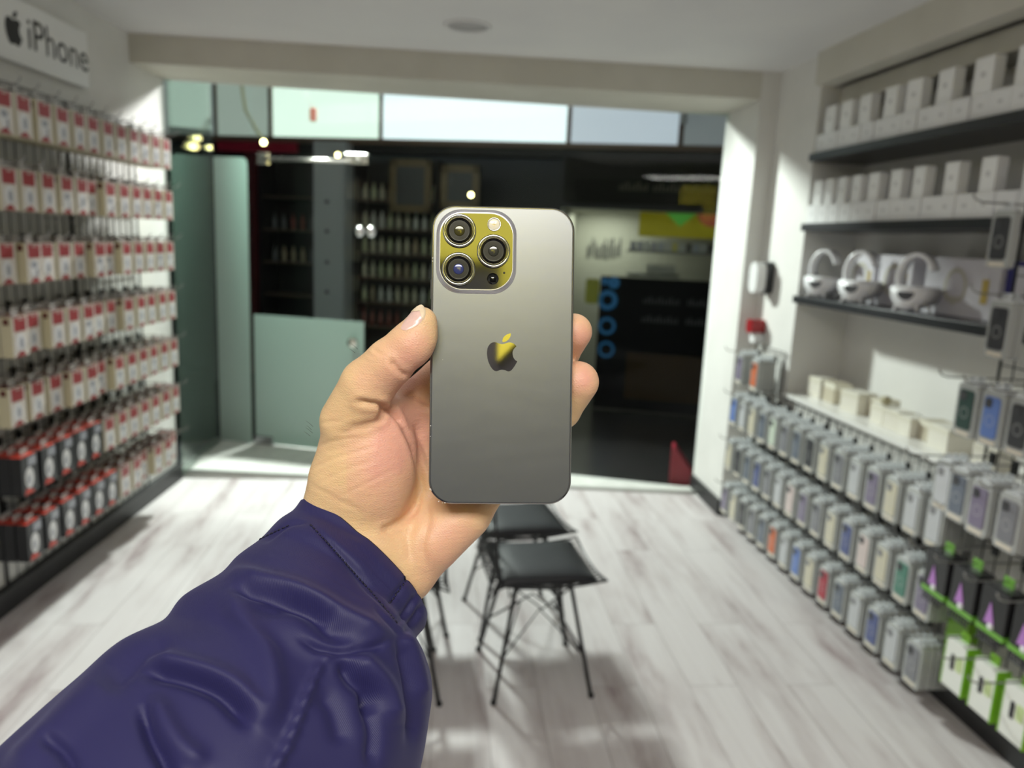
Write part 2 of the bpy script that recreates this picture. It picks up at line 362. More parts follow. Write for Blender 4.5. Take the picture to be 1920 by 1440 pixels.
for zi, z in enumerate((1.95, 1.66, 1.40, 1.14, .88, .62)):
    for k in range(9):
        kind = random.choice([0, 0, 1, 2, 2, 3] if z != .62 else [4, 5, 4, 5])
        o = bpy.data.objects.new('bottle', BMs[kind]); COL.objects.link(o); o.location = GW(.02 + k * .095, DF + .14, z); 
        cn = ['cream', 'olive', 'pale grey', 'brown', 'dark red', 'near-black'][kind]
        tag(o, '%s bottle, %s from the left on the %s shelf beyond the glass' % (cn, ORD[k], rowsn[z]), 'bottle', 'bottles on the shelves opposite')
for zi, z in enumerate((1.60, 1.25)):
    for k in range(5):
        kind = random.choice([3, 4, 5, 5])
        o = bpy.data.objects.new('bottle', BMs[kind]); COL.objects.link(o); o.location = GW(-1.03 + k * .11, DF + .14, z)
        cn = ['cream', 'olive', 'pale grey', 'brown', 'dark red', 'near-black'][kind]
        tag(o, '%s bottle, %s from the maroon pilaster on the %s dim shelf' % (cn, ORD[k], ['upper', 'lower'][zi]), 'bottle', 'bottles in the dim bay')
def gframe(x0, x1, z0, z1, label):
    e = empty('picture_frame', GW((x0 + x1) / 2, DF - .1, z0), RA_G, label=label, cat='picture frame'); w = (x1 - x0) / 2; h = z1 - z0
    b = MB(); b.box(-w, -w + .07, 0, .03, 0, h); b.box(w - .07, w, 0, .03, 0, h); b.box(-w, w, 0, .03, h - .07, h); b.box(-w, w, 0, .03, 0, .07)
    b.obj('moulding', mat('aged_gilt_wood', (.13, .09, .045), .5), e); MB().box(-w + .07, w - .07, .015, .03, .07, h - .07).obj('canvas', M_darkgrey, e)
gframe(.38, .82, 1.83, 2.35, 'empty gilt wooden frame above the bottle shelves, left one')
gframe(.92, 1.32, 1.88, 2.31, 'empty gilt wooden frame above the bottle shelves, right one above the phone')
# phone shop opposite on the right
M_ps = mat('shop_wall_opposite', (.44, .44, .37), .6)
struct(MB().box(2.16, 3.9, DF + 1.2, DF + 1.3, 0, 1.94).obj('wall_shop_rear', M_ps, **GF)); struct(MB().box(2.13, 2.16, DF + .1, DF + 1.3, 0, 1.94).obj('wall_shop_side', M_ps, **GF)); struct(MB().box(2.13, 3.9, DF + .1, DF + 1.3, 1.94, 2.0).obj('ceiling_shop', M_ps, **GF))
area('opposite_shop_light', tuple(GW(2.5, DF + .75, 1.92)), tuple(GW(2.5, DF + .9, 0)), .5, .3, 5.5, (1, 1, .88))
mw_ = MB(); random.seed(8)
letters = MB()
for k in range(14):
    x = 2.30 + k * .028; z0 = 1.42 + random.random() * .05; letters.box(x, x + .010 + .01 * random.random(), DF + 1.19, DF + 1.199, z0, z0 + .12 + .12 * random.random())
tag(letters.obj('wall_lettering', mat('dark_lettering', (.05, .05, .05), .6), **GF), 'dark spiky lettering on the cream wall of the shop opposite', 'lettering')
yl = empty('yellow_shop_banner', GW(2.9, DF + .4, 1.70), RA_G, label='bright yellow banner with green and red shapes in the shop opposite', cat='banner')
MB().box(0, 1.15, 0, .02, .0, .24).obj('board', mat('banner_yellow', (.42, .36, .0), .5, emit=(.62, .52, .0), estr=.07), yl)
gsh = MB(); gsh.prism([(.26, .24), (.56, .24), (.41, .11)], -.004, -.001); gsh.obj('green_triangle', mat('banner_green', (.10, .42, .05), .5, emit=(.10, .42, .05), estr=.25), yl)
rs = MB(); rs.prism([(.72 + .14 * math.cos(a), .24 + .12 * math.sin(a)) for a in [math.pi + math.pi * k / 12 for k in range(13)]], -.004, -.001); rs.obj('red_half_disc', mat('banner_red', (.36, .08, .04), .5, emit=(.36, .08, .04), estr=.25), yl)
e = gthing('display_shelf', MB().box(2.80, 3.95, DF + .3, DF + .55, 1.535, 1.56), mat('grey_shelf', (.25, .25, .23), .5), 'narrow shelf of small packs under the yellow banner opposite', 'shelf')
pc = [(.35, .35, .42), (.5, .5, .5), (.55, .5, .15), (.08, .08, .08), (.4, .42, .5)]
for k in range(15):
    c = [0, 0, 1, 0, 4, 1, 2, 1, 3, 4, 1, 3, 1, 0, 3][k]
    gthing('small_pack', MB().box(2.83 + k * .07, 2.885 + k * .07, DF + .34, DF + .37, 1.56, 1.645), mat('small_pack_%d' % c, pc[c], .5), '%s small pack, %s from the left under the yellow banner' % (['lilac', 'pale', 'yellow', 'black', 'blue-grey'][c], ORD[k]), 'pack', 'small packs under the banner opposite')
wt = MB().box(2.82, 3.35, DF + .2, DF + .5, 1.29, 1.33); wt.box(3.02, 3.30, DF + .1, DF + .3, 1.345, 1.42)
gthing('shop_counter', wt, mat('counter_grey', (.40, .40, .36), .4), 'pale counter top with papers in the shop opposite', 'counter')
bd = empty('black_poster_stand', GW(2.60, DF - .25, 0), RA_G, label='tall black display board with a column of blue rings beyond the glass', cat='display board')
MB().box(.0, 1.25, 0, .05, .0, 1.30, bev=.004).obj('board', mat('black_board', (.004, .004, .005), .6, spec=.15), bd)
M_ring = mat('blue_ring', (.01, .10, .24), .5, emit=(.0, .12, .32), estr=.14)
def ringm(x, z, r, t=.03):
    b = MB(); n = 28; i = 0
    for k in range(n):
        a0, a1 = 2 * math.pi * k / n, 2 * math.pi * (k + 1) / n
        b.face([(x + q * math.cos(a), -.003, z + q * math.sin(a)) for q, a in ((r - t, a0), (r, a0), (r, a1), (r - t, a1))])
    return b
for (x, z, r, t) in ((.13, 1.24, .055, .045), (.04, 1.25, .035, .03), (.08, 1.07, .095, .045), (.09, .82, .085, .03), (.10, .59, .08, .025)): ringm(x, z, r, t).obj('blue_ring', M_ring, bd)
tl = MB(); random.seed(5)
for row, z in ((0, 1.06), (1, .88)):
    for k in range(22):
        if k in (11, 12): continue
        x = .42 + k * .032; tl.box(x, x + .018, -.003, 0, z, z + .04 + .015 * (k % 3))
tl.obj('faint_lettering', mat('faint_grey_print', (.035, .035, .04), .5), bd)
ol = MB().box(.30, 1.24, -.003, 0, .12, .58); ol.obj('amber_lower_panel', mat('dark_amber', (.030, .016, .004), .6, spec=.15), bd)
vs = MB(); vs.prism(rrect(.13, .24, .03, 4, 2.53, 1.15), DF - .3, DF - .25)
gthing('yellow_bag', vs, mat('olive_yellow', (.28, .27, .02), .5), 'small olive-yellow bag hanging left of the blue rings', 'bag')
fsig = MB().box(2.16, 3.72, DF - .02, DF + .02, 1.99, 2.42); fs = gthing('dark_shop_fascia', fsig, mat('dark_olive_fascia', (.008, .007, .004), .6, spec=.2), 'unlit black and olive fascia above the yellow banner shop', 'fascia')
ft = MB(); random.seed(3)
for k in range(26):
    if k in (8, 16): continue
    ft.box(2.70 + k * .036, 2.722 + k * .036, DF - .023, DF - .02, 2.12, 2.17 + .02 * (k % 3))
o = ft.obj('faint_lettering', mat('faint_olive_print', (.03, .026, .006), .5)); o.parent = fs
rc = MB(); rc.prism([(3.36, -.01), (3.55, -.01), (3.55, .03), (3.38, .25), (3.36, .25)], .10, .26)
gthing('red_floor_sign', rc, mat('red_plastic', (.26, .015, .03), .45), 'red wedge-shaped floor stand outside, low beside the right jamb', 'floor stand')
for k, (u_, v_) in enumerate(((1174, 805), (1189, 822), (1237, 787))):
    s_ = [2.30, 2.36, 2.62][k]
pass
def spot(p, label, aim):
    e = empty('spotlight', p, label=label, cat='spotlight', group='small spotlights in the corridor')
    MB().lathe([(0, .05), (.020, .045), (.026, .0), (.030, -.02), (.024, -.022), (.022, -.01)], axis='y', n=18).obj('lamp_shade', M_darkgrey, e)
    MB().lathe([(0, -.014), (.021, -.012), (.021, -.008), (0, -.006)], axis='y', n=18).obj('bulb', mat('warm_bulb', (1, .9, .5), .4, emit=(1, .85, .38), estr=14), e)
    return e
spot((-1.434, 6.343, 2.26), 'warm glowing spotlight at the end of the pale hanging cable', None)
spot(tuple(GW(-.13, DF - .22, 2.36)), 'warm glowing spotlight near the top hinge of the glass door', None)
spot(tuple(GW(1.25, DF - .14, 2.02)), 'tiny warm spotlight directly above the phone', None)
for p in ((-.80, 6.2, 2.12), (-1.40, 6.4, 2.2)):
    d = bpy.data.lights.new('spotlight_glow', 'POINT'); d.energy = .5; d.color = (1, .8, .35); d.shadow_soft_size = .03
    o = bpy.data.objects.new('spotlight_glow', d); COL.objects.link(o); o.location = (p[0], p[1] - .05, p[2])
cb = MB().tube([(-1.60, 6.39, 3.5), (-1.605, 6.385, 2.66), (-1.58, 6.38, 2.50), (-1.50, 6.36, 2.36), (-1.44, 6.35, 2.28)], .013, n=8)
tag(cb.obj('hanging_cable', mat('pale_yellow_cable', (.55, .55, .38), .4)), 'pale curved cable hanging down to the left spotlight', 'cable')
hg = empty('hanging_ornament', (-1.037, 6.225, 2.473), label='small pink tag hanging on a thin wire in front of the glowing panels', cat='ornament')
MB().prism(rrect(.05, .10, .012, 4), -.01, .01).obj('pink_tag', mat('pink_plastic', (.75, .22, .16), .5), hg)
MB().tube([(0, 0, .05), (-.06, 0, .15), (-.16, 0, .22), (-.20, 0, 1.0)], .002, n=5).obj('wire', mat('thin_wire', (.4, .4, .38), .4), hg)
wl = MB().tube([GW(3.26, DF - .2, 3.5), GW(3.26, DF - .2, 2.72)], .03, n=10)
tag(wl.obj('drain_pipe', mat('pale_grey_pipe', (.5, .5, .52), .4)), 'short pale vertical pipe before the dim right end of the fascia', 'pipe')

# ------------------------------------------------------------------ left wall: sign, gridwall, hooks, boxes
def smooth(pts, n=6, closed=True):
    out = []; N = len(pts)
    for k in range(N if closed else N - 1):
        p0, p1, p2, p3 = (pts[(k - 1) % N], pts[k], pts[(k + 1) % N], pts[(k + 2) % N]) if closed else (pts[max(k - 1, 0)], pts[k], pts[k + 1], pts[min(k + 2, N - 1)])
        for j in range(n):
            t = j / n; out.append(tuple(.5 * (2 * b + (c - a) * t + (2 * a - 5 * b + 4 * c - d) * t * t + (-a + 3 * b - 3 * c + d) * t ** 3) for a, b, c, d in zip(p0, p1, p2, p3)))
    if not closed: out.append(tuple(pts[-1]))
    return out
AB = [(650, 1131), (625, 1122), (600, 1118), (572, 1130), (551, 1165), (547, 1210), (556, 1262), (578, 1310), (604, 1337), (628, 1341), (650, 1332), (668, 1330), (690, 1334), (714, 1342), (736, 1334), (757, 1308), (773, 1282), (782, 1263)]
AB2 = [(782, 1263), (762, 1250), (749, 1225), (745, 1195), (755, 1168), (774, 1147)]
AB3 = [(774, 1147), (758, 1130), (735, 1120), (712, 1119), (690, 1126), (668, 1132), (650, 1131)]
AL = [(667, 1115), (667, 1092), (681, 1070), (704, 1055), (728, 1048), (727, 1071), (714, 1093), (693, 1110)]
def apple_polys(scale, cx=664, cy=1195):
    b = smooth(AB, 5, False)[:-1] + smooth(AB2, 5, False)[:-1] + smooth(AB3, 5, False)[:-1]; l = smooth(AL, 4, True)
    f = lambda q: [((x - cx) * scale, -(y - cy) * scale) for x, y in q]
    return f(b), f(l)
def text_mesh(body, size, name):
    c = bpy.data.curves.new(name, 'FONT'); c.body = body; c.size = size; c.extrude = .0; c.resolution_u = 6; c.fill_mode = 'FRONT'
    o = bpy.data.objects.new(name, c); COL.objects.link(o); bpy.context.view_layer.update()
    me = bpy.data.meshes.new_from_object(o.evaluated_get(bpy.context.evaluated_depsgraph_get())); bpy.data.objects.remove(o); bpy.data.curves.remove(c); return me
# the left wall's normal frame seen from the room: text runs away from the camera -> towards decreasing s
sg = empty('wall_sign', LW(1.22, .0, 2.205), RA_L, label='white rectangular wall sign with black apple logo and the word iPhone', cat='sign')
MB().box(-.325, .60, .002, .03, 0, .25, bev=.004).obj('panel', mat('sign_white', (.85, .85, .84), .4), sg)
M_ink = mat('black_print', (.02, .02, .022), .5)
me = text_mesh('iPhone', .175, 'sign_text'); me.materials.clear(); me.materials.append(M_ink)
me.transform(Matrix(((-1, 0, 0, .16), (0, 0, 1, .0315), (0, 1, 0, .075), (0, 0, 0, 1))))
me.transform(Matrix(((1.0, 0, 0, 0), (0, 1, 0, 0), (0, 0, 1.0, 0), (0, 0, 0, 1))))
o = bpy.data.objects.new('lettering', me); COL.objects.link(o); o.parent = sg
pb, pl_ = apple_polys(.135 / 300)
lg = MB(); lg.prism([(-x + .245, z + .13) for x, z in pb], .0302, .0318); lg.prism([(-x + .245, z + .13) for x, z in pl_], .0302, .0318)
lg.obj('apple_logo', M_ink, sg)

def gridpanel(x0, x1, z0, z1, label, frame, dx=.062, dz=.15, y=.012, r=.0017):
    b = MB(); n = max(1, round((x1 - x0) / dx)); m = max(1, round((z1 - z0) / dz))
    for k in range(n + 1): x = x0 + (x1 - x0) * k / n; b.box(x - r, x + r, y - r, y + r, z0, z1)
    for k in range(m + 1): z = z0 + (z1 - z0) * k / m; b.box(x0, x1, y + r, y + 3 * r, z - r, z + r)
    for x in (x0, x1): b.box(x - 2 * r, x + 2 * r, y - 2 * r, y + 2 * r, z0, z1)
    o = b.obj('gridwall_panel', M_wire, **frame); return tag(o, label, 'gridwall panel', 'gridwall panels')
nm = ['farthest, beside the shop window', 'second from the shop window', 'third from the shop window', 'nearest the camera']
for k, (a, b_) in enumerate(((.43, 1.08), (1.09, 1.74), (1.75, 2.40), (2.41, 3.06))):
    gridpanel(a, b_, .11, 2.12, 'black wire gridwall panel on the left wall, %s' % nm[k], LF)

HOOKL = .27
def hook_mesh(L):
    b = MB(); pts = [(0, .02, 0), (0, L - .03, .004), (0, L - .01, .010), (0, L, .022), (0, L + .002, .030)]
    b.tube(pts, .0028, n=6); return b.mesh('rod', [M_hookm])
def hook_proto(L):
    e = empty('display_hook', (0, 0, -50)); o = bpy.data.objects.new('rod', hook_mesh(L)); COL.objects.link(o); o.parent = e
    MB().box(-.012, .012, .012, .022, -.03, .012).obj('bracket', M_wire, e); return e

M_cream_c = mat('cream_carton', (.60, .55, .38), .45); M_red = mat('carton_red', (.33, .045, .05), .4); M_wht = mat('carton_white', (.74, .73, .73), .35)
M_gry = mat('carton_grey_picture', (.34, .35, .39), .4); M_edge = mat('carton_pale_face', (.66, .61, .55), .4); M_slot = mat('dark_red_slot', (.10, .012, .01), .5)
def carton(w, h, t, kind):
    """box hanging on the left wall: local x along wall, y out, z up; origin at hook point (top centre, back)."""
    b = MB(); mats = [M_cream_c, M_red, M_wht, M_gry, M_edge, M_slot, M_black, mat('bright_red', (.55, .035, .015), .4)]
    z1 = -.012; z0 = z1 - h; c = 0 if kind < 2 else 6
    b.box(-w / 2, w / 2, 0, t, z0, z1, c)
    y = t + .0006
    def q(x0, x1, a, b_, mi): b.face([(x0, y, a), (x1, y, a), (x1, y, b_), (x0, y, b_)], mi)
    if kind < 2:
        q(-w / 2 + .001, w / 2 - .001, z0 + .001, z1 - .001, 4); y += .0004
        q(-w * .36, w * .38, z1 - h * .37, z1 - .004, 1); y += .0004
        # white product silhouette on a grey picture
        cx = .004; H0 = z0 + h * .16
        b.face([(cx + .030 * math.cos(a), y, H0 + .030 + .036 * math.sin(a)) for a in [2 * math.pi * k / 18 for k in range(18)]], 2)
        y += .0004
        if kind == 0:
            b.face([(cx + .013 * math.cos(a) - .006, y, H0 + .028 + .022 * math.sin(a)) for a in [2 * math.pi * k / 14 for k in range(14)]], 3)
        else:
            b.face([(cx + .020 * math.cos(a), y, H0 + .046 + .013 * math.sin(a)) for a in [2 * math.pi * k / 14 for k in range(14)]], 3)
            q(cx - .022, cx - .008, H0 - .005, H0 + .03, 3)
        b.face([(-w * .30, y, z0 + .002), (w * .40, y, z0 + .002), (0.0, y, z0 + h * .17)], 1)
        q(-w * .18, w * .12, z1 - h * .085, z1 - h * .06, 4)
        # side slot marks and red top
        b.face([(-w / 2 - .0005, t * .25, z1 - h * .2), (-w / 2 - .0005, t * .75, z1 - h * .2), (-w / 2 - .0005, t * .75, z1 - h * .05), (-w / 2 - .0005, t * .25, z1 - h * .05)], 5)
        b.face([(w / 2 + .0005, t * .25, z1 - h * .2), (w / 2 + .0005, t * .75, z1 - h * .2), (w / 2 + .0005, t * .75, z1 - h * .05), (w / 2 + .0005, t * .25, z1 - h * .05)], 5)
        b.face([(-w / 2, 0, z1 + .0005), (w / 2, 0, z1 + .0005), (w / 2, t, z1 + .0005), (-w / 2, t, z1 + .0005)], 5)
    else:
        y += .0004
        q(-w * .42, w * .1, z1 - h * .28, z1 - h * .05, 3); y += .0004
        b.face([(.006 + .028 * math.cos(a), y, z0 + h * .42 + .042 * math.sin(a)) for a in [2 * math.pi * k / 18 for k in range(18)]], 2)
        y += .0004
        b.face([(.012 + .012 * math.cos(a), y, z0 + h * .38 + .020 * math.sin(a)) for a in [2 * math.pi * k / 14 for k in range(14)]], 3)
        b.face([(-w * .2, y, z0 + .002), (w * .44, y, z0 + .002), (w * .3, y, z0 + h * .17), (-w * .1, y, z0 + h * .1)], 7)
        b.face([(-w / 2, 0, z1 + .0005), (w / 2, 0, z1 + .0005), (w / 2, t, z1 + .0005), (-w / 2, t, z1 + .0005)], 7)
    return b.mesh('carton', mats)
def tab_mesh(w):
    b = MB(); b.box(-w * .22, w * .22, .001, .003, -.013, .014); return b.mesh('hang_tab', [mat('clear_hang_tab', (.55, .53, .5), .3)])
CT = .042
CM = [carton(.102, .152, CT, k) for k in range(3)]; TM = tab_mesh(.10)
hpL = hook_proto(HOOKL)
rown = ['top', 'second', 'third', 'fourth', 'fifth', 'sixth', 'bottom']
cnt = 0; random.seed(11)
for r in range(7):
    zt = 2.052 - .2675 * r
    ncol = 12
    for c in range(ncol):
        s = .49 + .1245 * c + random.uniform(-.006, .006)
        if s > 2.2: continue
        hk = dup(hpL, LW(s, 0, zt + .003), RA_L)
        tag(hk, 'steel hook of the %s stack from the window, %s row, left wall' % (ORD[c], rown[r]), 'hook', 'hooks on the left wall')
        black = (r == 5 and c >= 7) or (r == 6 and c >= 6)
        nst = 3
        if not black and random.random() < .18: nst = 2
        for k in range(nst):
            kind = 2 if black else (1 if random.random() < .3 else 0)
            d = .075 + k * (CT + .004) + (0 if nst == 3 else .02)
            o = bpy.data.objects.new('boxed_charger', CM[kind]); COL.objects.link(o); o.location = LW(s, d, zt); o.rotation_euler = (0, 0, RA_L + random.uniform(-.03, .03))
            t_ = bpy.data.objects.new('hang_tab', TM); COL.objects.link(t_); t_.parent = o; t_.location = (0, CT / 2, 0)
            pos = 'front' if k == nst - 1 else ('back' if k == 0 else 'middle')
            tag(o, '%s box, %s of %s stack from window, %s row, left wall' % ('black and red' if black else 'cream and red', pos, ORD[c], rown[r]), 'box', 'accessory boxes hanging on the left wall'); cnt += 1
bpy.data.objects.remove(hpL.children[0]); [bpy.data.objects.remove(c) for c in list(hpL.children)]; bpy.data.objects.remove(hpL)

# ------------------------------------------------------------------ right wall: shelves and what stands on them
def rthing(name, mb, mats, label, cat, s, d, z, group=None, yaw=0):
    o = mb.obj(name, mats, loc=RW(s, d, z), rz=RA_R + yaw); return tag(o, label, cat, group)
for k, (z, nm_) in enumerate(((2.093, 'top'), (1.750, 'middle'), (1.385, 'lowest'))):
    b = MB().box(-2.28, -.465, -.30, .012, z - .038, z, bev=.002)
    tag(b.obj('wall_shelf', M_black, **RF), '%s black floating shelf in the right wall niche' % nm_, 'shelf', 'black niche shelves')
def white_box(w, d, h, k):
    b = MB(); b.box(-w / 2, w / 2, -d / 2, d / 2, 0, h, 0, bev=.0012)
    b.face([(-w * .12, d / 2 + .0005, h * .45), (w * .12, d / 2 + .0005, h * .45), (w * .12, d / 2 + .0005, h * .60), (-w * .12, d / 2 + .0005, h * .60)], 1)
    b.face([(w / 2 + .0005, -d * .12, h * .40), (w / 2 + .0005, d * .12, h * .40), (w / 2 + .0005, d * .12, h * .55), (w / 2 + .0005, -d * .12, h * .55)], 1) if False else None
    return b.mesh('box', [[M_white, mat('soft_white_card', (.86, .86, .85), .35)][k], mat('pale_grey_print', (.60, .60, .60), .5)])
WB = [white_box(.095, .095, .088, 0), white_box(.092, .045, .125, 1), white_box(.072, .045, .120, 1)]
shn = {0: 'top', 1: 'middle'}
random.seed(21)
for sh, z in ((0, 2.093), (1, 1.750)):
    for k in range(17):
        s = .535 + k * .1
        o = bpy.data.objects.new('white_box', WB[0]); COL.objects.link(o); o.location = RW(s, -.052 + random.uniform(-.004, .004), z); o.rotation_euler = (0, 0, RA_R + random.uniform(-.02, .02))
        tag(o, 'low white square box, %s from the shopfront, lower layer, %s shelf' % (ORD[k] if k < 16 else 'seventeenth', shn[sh]), 'box', 'white boxes on the %s shelf' % shn[sh])
    ups = [.585, .73, .885, 1.075, 1.23, 1.42, 1.62, 1.82, 2.02] if sh == 0 else [.55, .655, .77, .895, 1.03, 1.19, 1.34, 1.53, 1.72, 1.92]
    for k, s in enumerate(ups):
        o = bpy.data.objects.new('white_box', WB[1 + sh]); COL.objects.link(o); o.location = RW(s, -.035, z + .0885); o.rotation_euler = (0, 0, RA_R + random.uniform(-.06, .06))
        tag(o, 'tall white box standing on the lower layer, %s from the shopfront, %s shelf' % (ORD[k], shn[sh]), 'box', 'tall white boxes on the %s shelf' % shn[sh])
# lamp-speakers on the lowest shelf: an open arch rising from a rounded body on four little legs
M_lamp = mat('white_gloss_plastic', (.80, .80, .82), .25, coat=.3)
def lamp(s, label, yaw):
    e = empty('ring_lamp_speaker', RW(s, -.055, 1.385), RA_R + yaw, label=label, cat='lamp speaker', group='white ring lamp speakers on the lowest shelf')
    b = MB(); prof = []
    R = .074
    # body: half-drum lying across, flat on top
    n = 18; xs = []
    for k in range(n + 1):
        a = math.pi + math.pi * k / n; xs.append((R * math.cos(a), .092 + R * 1.05 * math.sin(a)))
    pts = [(-R, .106)] + xs + [(R, .106)]
    bmx = bmesh.new(); 
    f0 = [bmx.verts.new((x, -.07, z)) for x, z in pts]; f1 = [bmx.verts.new((x, .07, z)) for x, z in pts]
    bmx.faces.new(f0[::-1]); bmx.faces.new(f1)
    for k in range(len(pts)): bmx.faces.new((f0[k], f0[(k + 1) % len(pts)], f1[(k + 1) % len(pts)], f1[k]))
    bmesh.ops.recalc_face_normals(bmx, faces=bmx.faces[:]); bmesh.ops.bevel(bmx, geom=[e_ for e_ in bmx.edges if e_.calc_face_angle(0) > .5], offset=.008, segments=3, affect='EDGES')
    b.bm(bmx, 0, True); b.obj('body', M_lamp, e)
    g = MB(); g.prism([(.036 * math.cos(a), .083 + .034 * math.sin(a)) for a in [math.pi + math.pi * k / 12 for k in range(13)]], .0695, .0725); g.obj('speaker_grille', M_darkgrey, e)
    for sx in (-1, 1):
        for y in (-.045, .05):
            MB().tube([(sx * .035, y, .045), (sx * .050, y + .01, .004)], [.008, .005], n=10).obj('leg', M_lamp, e)
    r = MB(); pts = []
    for k in range(33):
        a = math.radians(-28 + 188 * k / 32); pts.append((.070 * math.cos(a), 0, .140 + .092 * math.sin(a)))
    # flat band swept
    i0 = len(r.v)
    for (x, y, z) in pts:
        cx, cz = x, z - .140; l = math.hypot(cx, cz) or 1; nx, nz = cx / l, cz / l
        for (dy, dr_) in ((-.026, .007), (.030, .007), (.030, -.007), (-.026, -.007)): r.v.append((x + nx * dr_, dy, z + nz * dr_))
    for k in range(32):
        for j in range(4):
            r.f.append([i0 + k * 4 + j, i0 + k * 4 + (j + 1) % 4, i0 + (k + 1) * 4 + (j + 1) % 4, i0 + (k + 1) * 4 + j]); r.mi.append(0); r.sm.append(True)
    r.obj('light_ring', M_lamp, e)
    return e
lamp(.64, 'white ring-shaped lamp speaker nearest the pillar on the lowest shelf', .45)
lamp(.96, 'white ring-shaped lamp speaker in the middle of the three', .45)
lamp(1.36, 'white ring-shaped lamp speaker nearest the camera, before a large carton', .45)
def lampbox(s, w, label, navy):
    e = empty('lamp_carton', RW(s, -.20, 1.385), RA_R, label=label, cat='box', group='lamp cartons on the lowest shelf'); h = .225
    MB().box(-w / 2, w / 2, -.05, .05, 0, h, bev=.002).obj('carton', mat('pale_lilac_card', (.60, .58, .62), .45), e)
    pr = MB(); 
    pr.box(w / 2 - .045, w / 2 + .001, .0503, .0512, 0.002, h - .002, 0)
    pr.box(w / 2 - .14, w / 2 - .045, .0503, .0512, h - .02, h - .002, 0)
    pr.obj('navy_edge', mat('navy_print', (.02, .015, .14), .45), e) if navy else None
    im = MB(); c = (w * .05, .115)
    n = 26
    for k in range(n):
        a0 = math.radians(-60 + 300 * k / n); a1 = math.radians(-60 + 300 * (k + 1) / n)
        im.face([(c[0] + q * math.cos(a), .0518, c[1] + q * 1.1 * math.sin(a)) for q, a in ((.05, a0), (.066, a0), (.066, a1), (.05, a1))])
    im.prism([(c[0] + .03 * math.cos(a), c[1] - .04 + .03 * math.sin(a)) for a in [math.pi + math.pi * k / 8 for k in range(9)]], .0515, .0525)
    im.obj('printed_picture', mat('picture_ivory', (.50, .48, .40), .5), e)
    ac = MB(); ac.box(-w * .38, -w * .30, .0515, .0525, .06, .15); ac.obj('colour_bars', mat('gold_print', (.50, .36, .08), .5), e)
lampbox(.80, .20, 'pale lilac carton behind the first lamp speaker', False)
lampbox(1.06, .24, 'pale carton behind the middle lamp speaker', False)
lampbox(1.48, .42, 'large pale lilac carton behind the nearest lamp speaker', False)
lampbox(1.90, .36, 'pale carton with navy edge half hidden by hanging cases', True)

# counter boxes
M_ivory = mat('ivory_card', (.78, .75, .66), .4); M_tan = mat('tan_card', (.52, .47, .36), .5)
cb_ = [(.60, -.13, .10, .085, .105, 0, 'first'), (.72, -.15, .11, .09, .10, 1, 'second'), (.94, -.13, .12, .10, .10, 0, 'third'), (1.05, -.19, .10, .09, .09, 1, 'fourth'), (1.17, -.12, .09, .08, .085, 0, 'fifth'), (1.27, -.12, .09, .08, .085, 0, 'sixth'),
       (1.37, -.12, .085, .08, .08, 0, 'seventh'), (1.47, -.16, .10, .10, .085, 1, 'eighth'), (1.60, -.13, .13, .12, .095, 0, 'ninth'), (1.86, -.10, .10, .09, .09, 0, 'tenth')]
for s, d, w_, dp, h_, k, nm_ in cb_:
    b = MB(); b.box(-w_ / 2, w_ / 2, -dp / 2, dp / 2, 0, h_, 0, bev=.002)
    b.box(-w_ / 2 - .001, w_ / 2 + .001, -dp / 2 - .001, dp / 2 + .001, h_ * .72, h_ * .98, 1)
    rthing('carton', b, [M_ivory if k == 0 else M_tan, mat('cream_lid', (.72, .69, .58), .45)], '%s small carton on the white counter, %s from the shopfront' % ('ivory' if k == 0 else 'tan', nm_), 'box', s, d, .8725, 'small cartons on the white counter', random.uniform(-.15, .15))
rb = MB(); rb.lathe([(0, 0), (.018, .004), (.024, .02), (.018, .036), (0, .04)], n=20)
rthing('round_tin', rb, mat('tan_tin', (.42, .38, .24), .4), 'tiny round tan knob-like tin on top of the fifth carton', 'tin', 1.17, -.12, .9585)

# ------------------------------------------------------------------ right wall: gridwalls, hooks, hanging phone cases
def rgrid(s0, s1, z0, z1, label): gridpanel(-s1, -s0, z0, z1, label, RF, dx=.062, dz=.15)
rgrid(.10, .95, .09, .845, 'black wire gridwall under the counter, far end by the jamb')
rgrid(.96, 1.93, .09, .845, 'black wire gridwall under the counter, middle stretch')
rgrid(1.95, 2.85, .09, 2.15, 'tall black wire gridwall panel at the right edge of the picture')
rgrid(.10, .46, .86, 1.08, 'short black wire gridwall piece on the pillar above the counter')
hp = hook_proto(.22); 
CC = {'clear': (.50, .51, .53), 'grey': (.20, .20, .22), 'slate': (.13, .15, .19), 'navy': (.08, .10, .24), 'blue': (.12, .20, .48), 'orange': (.58, .15, .06), 'red': (.36, .03, .05), 'green': (.07, .20, .15), 'lilac': (.20, .17, .25), 'cream': (.58, .54, .42), 'black': (.04, .04, .045), 'mint': (.55, .62, .52), 'dark green': (.025, .06, .05), 'pink': (.62, .52, .50)}
M_packc = mat('clear_case_pack', (.40, .41, .40), .22, coat=.2)
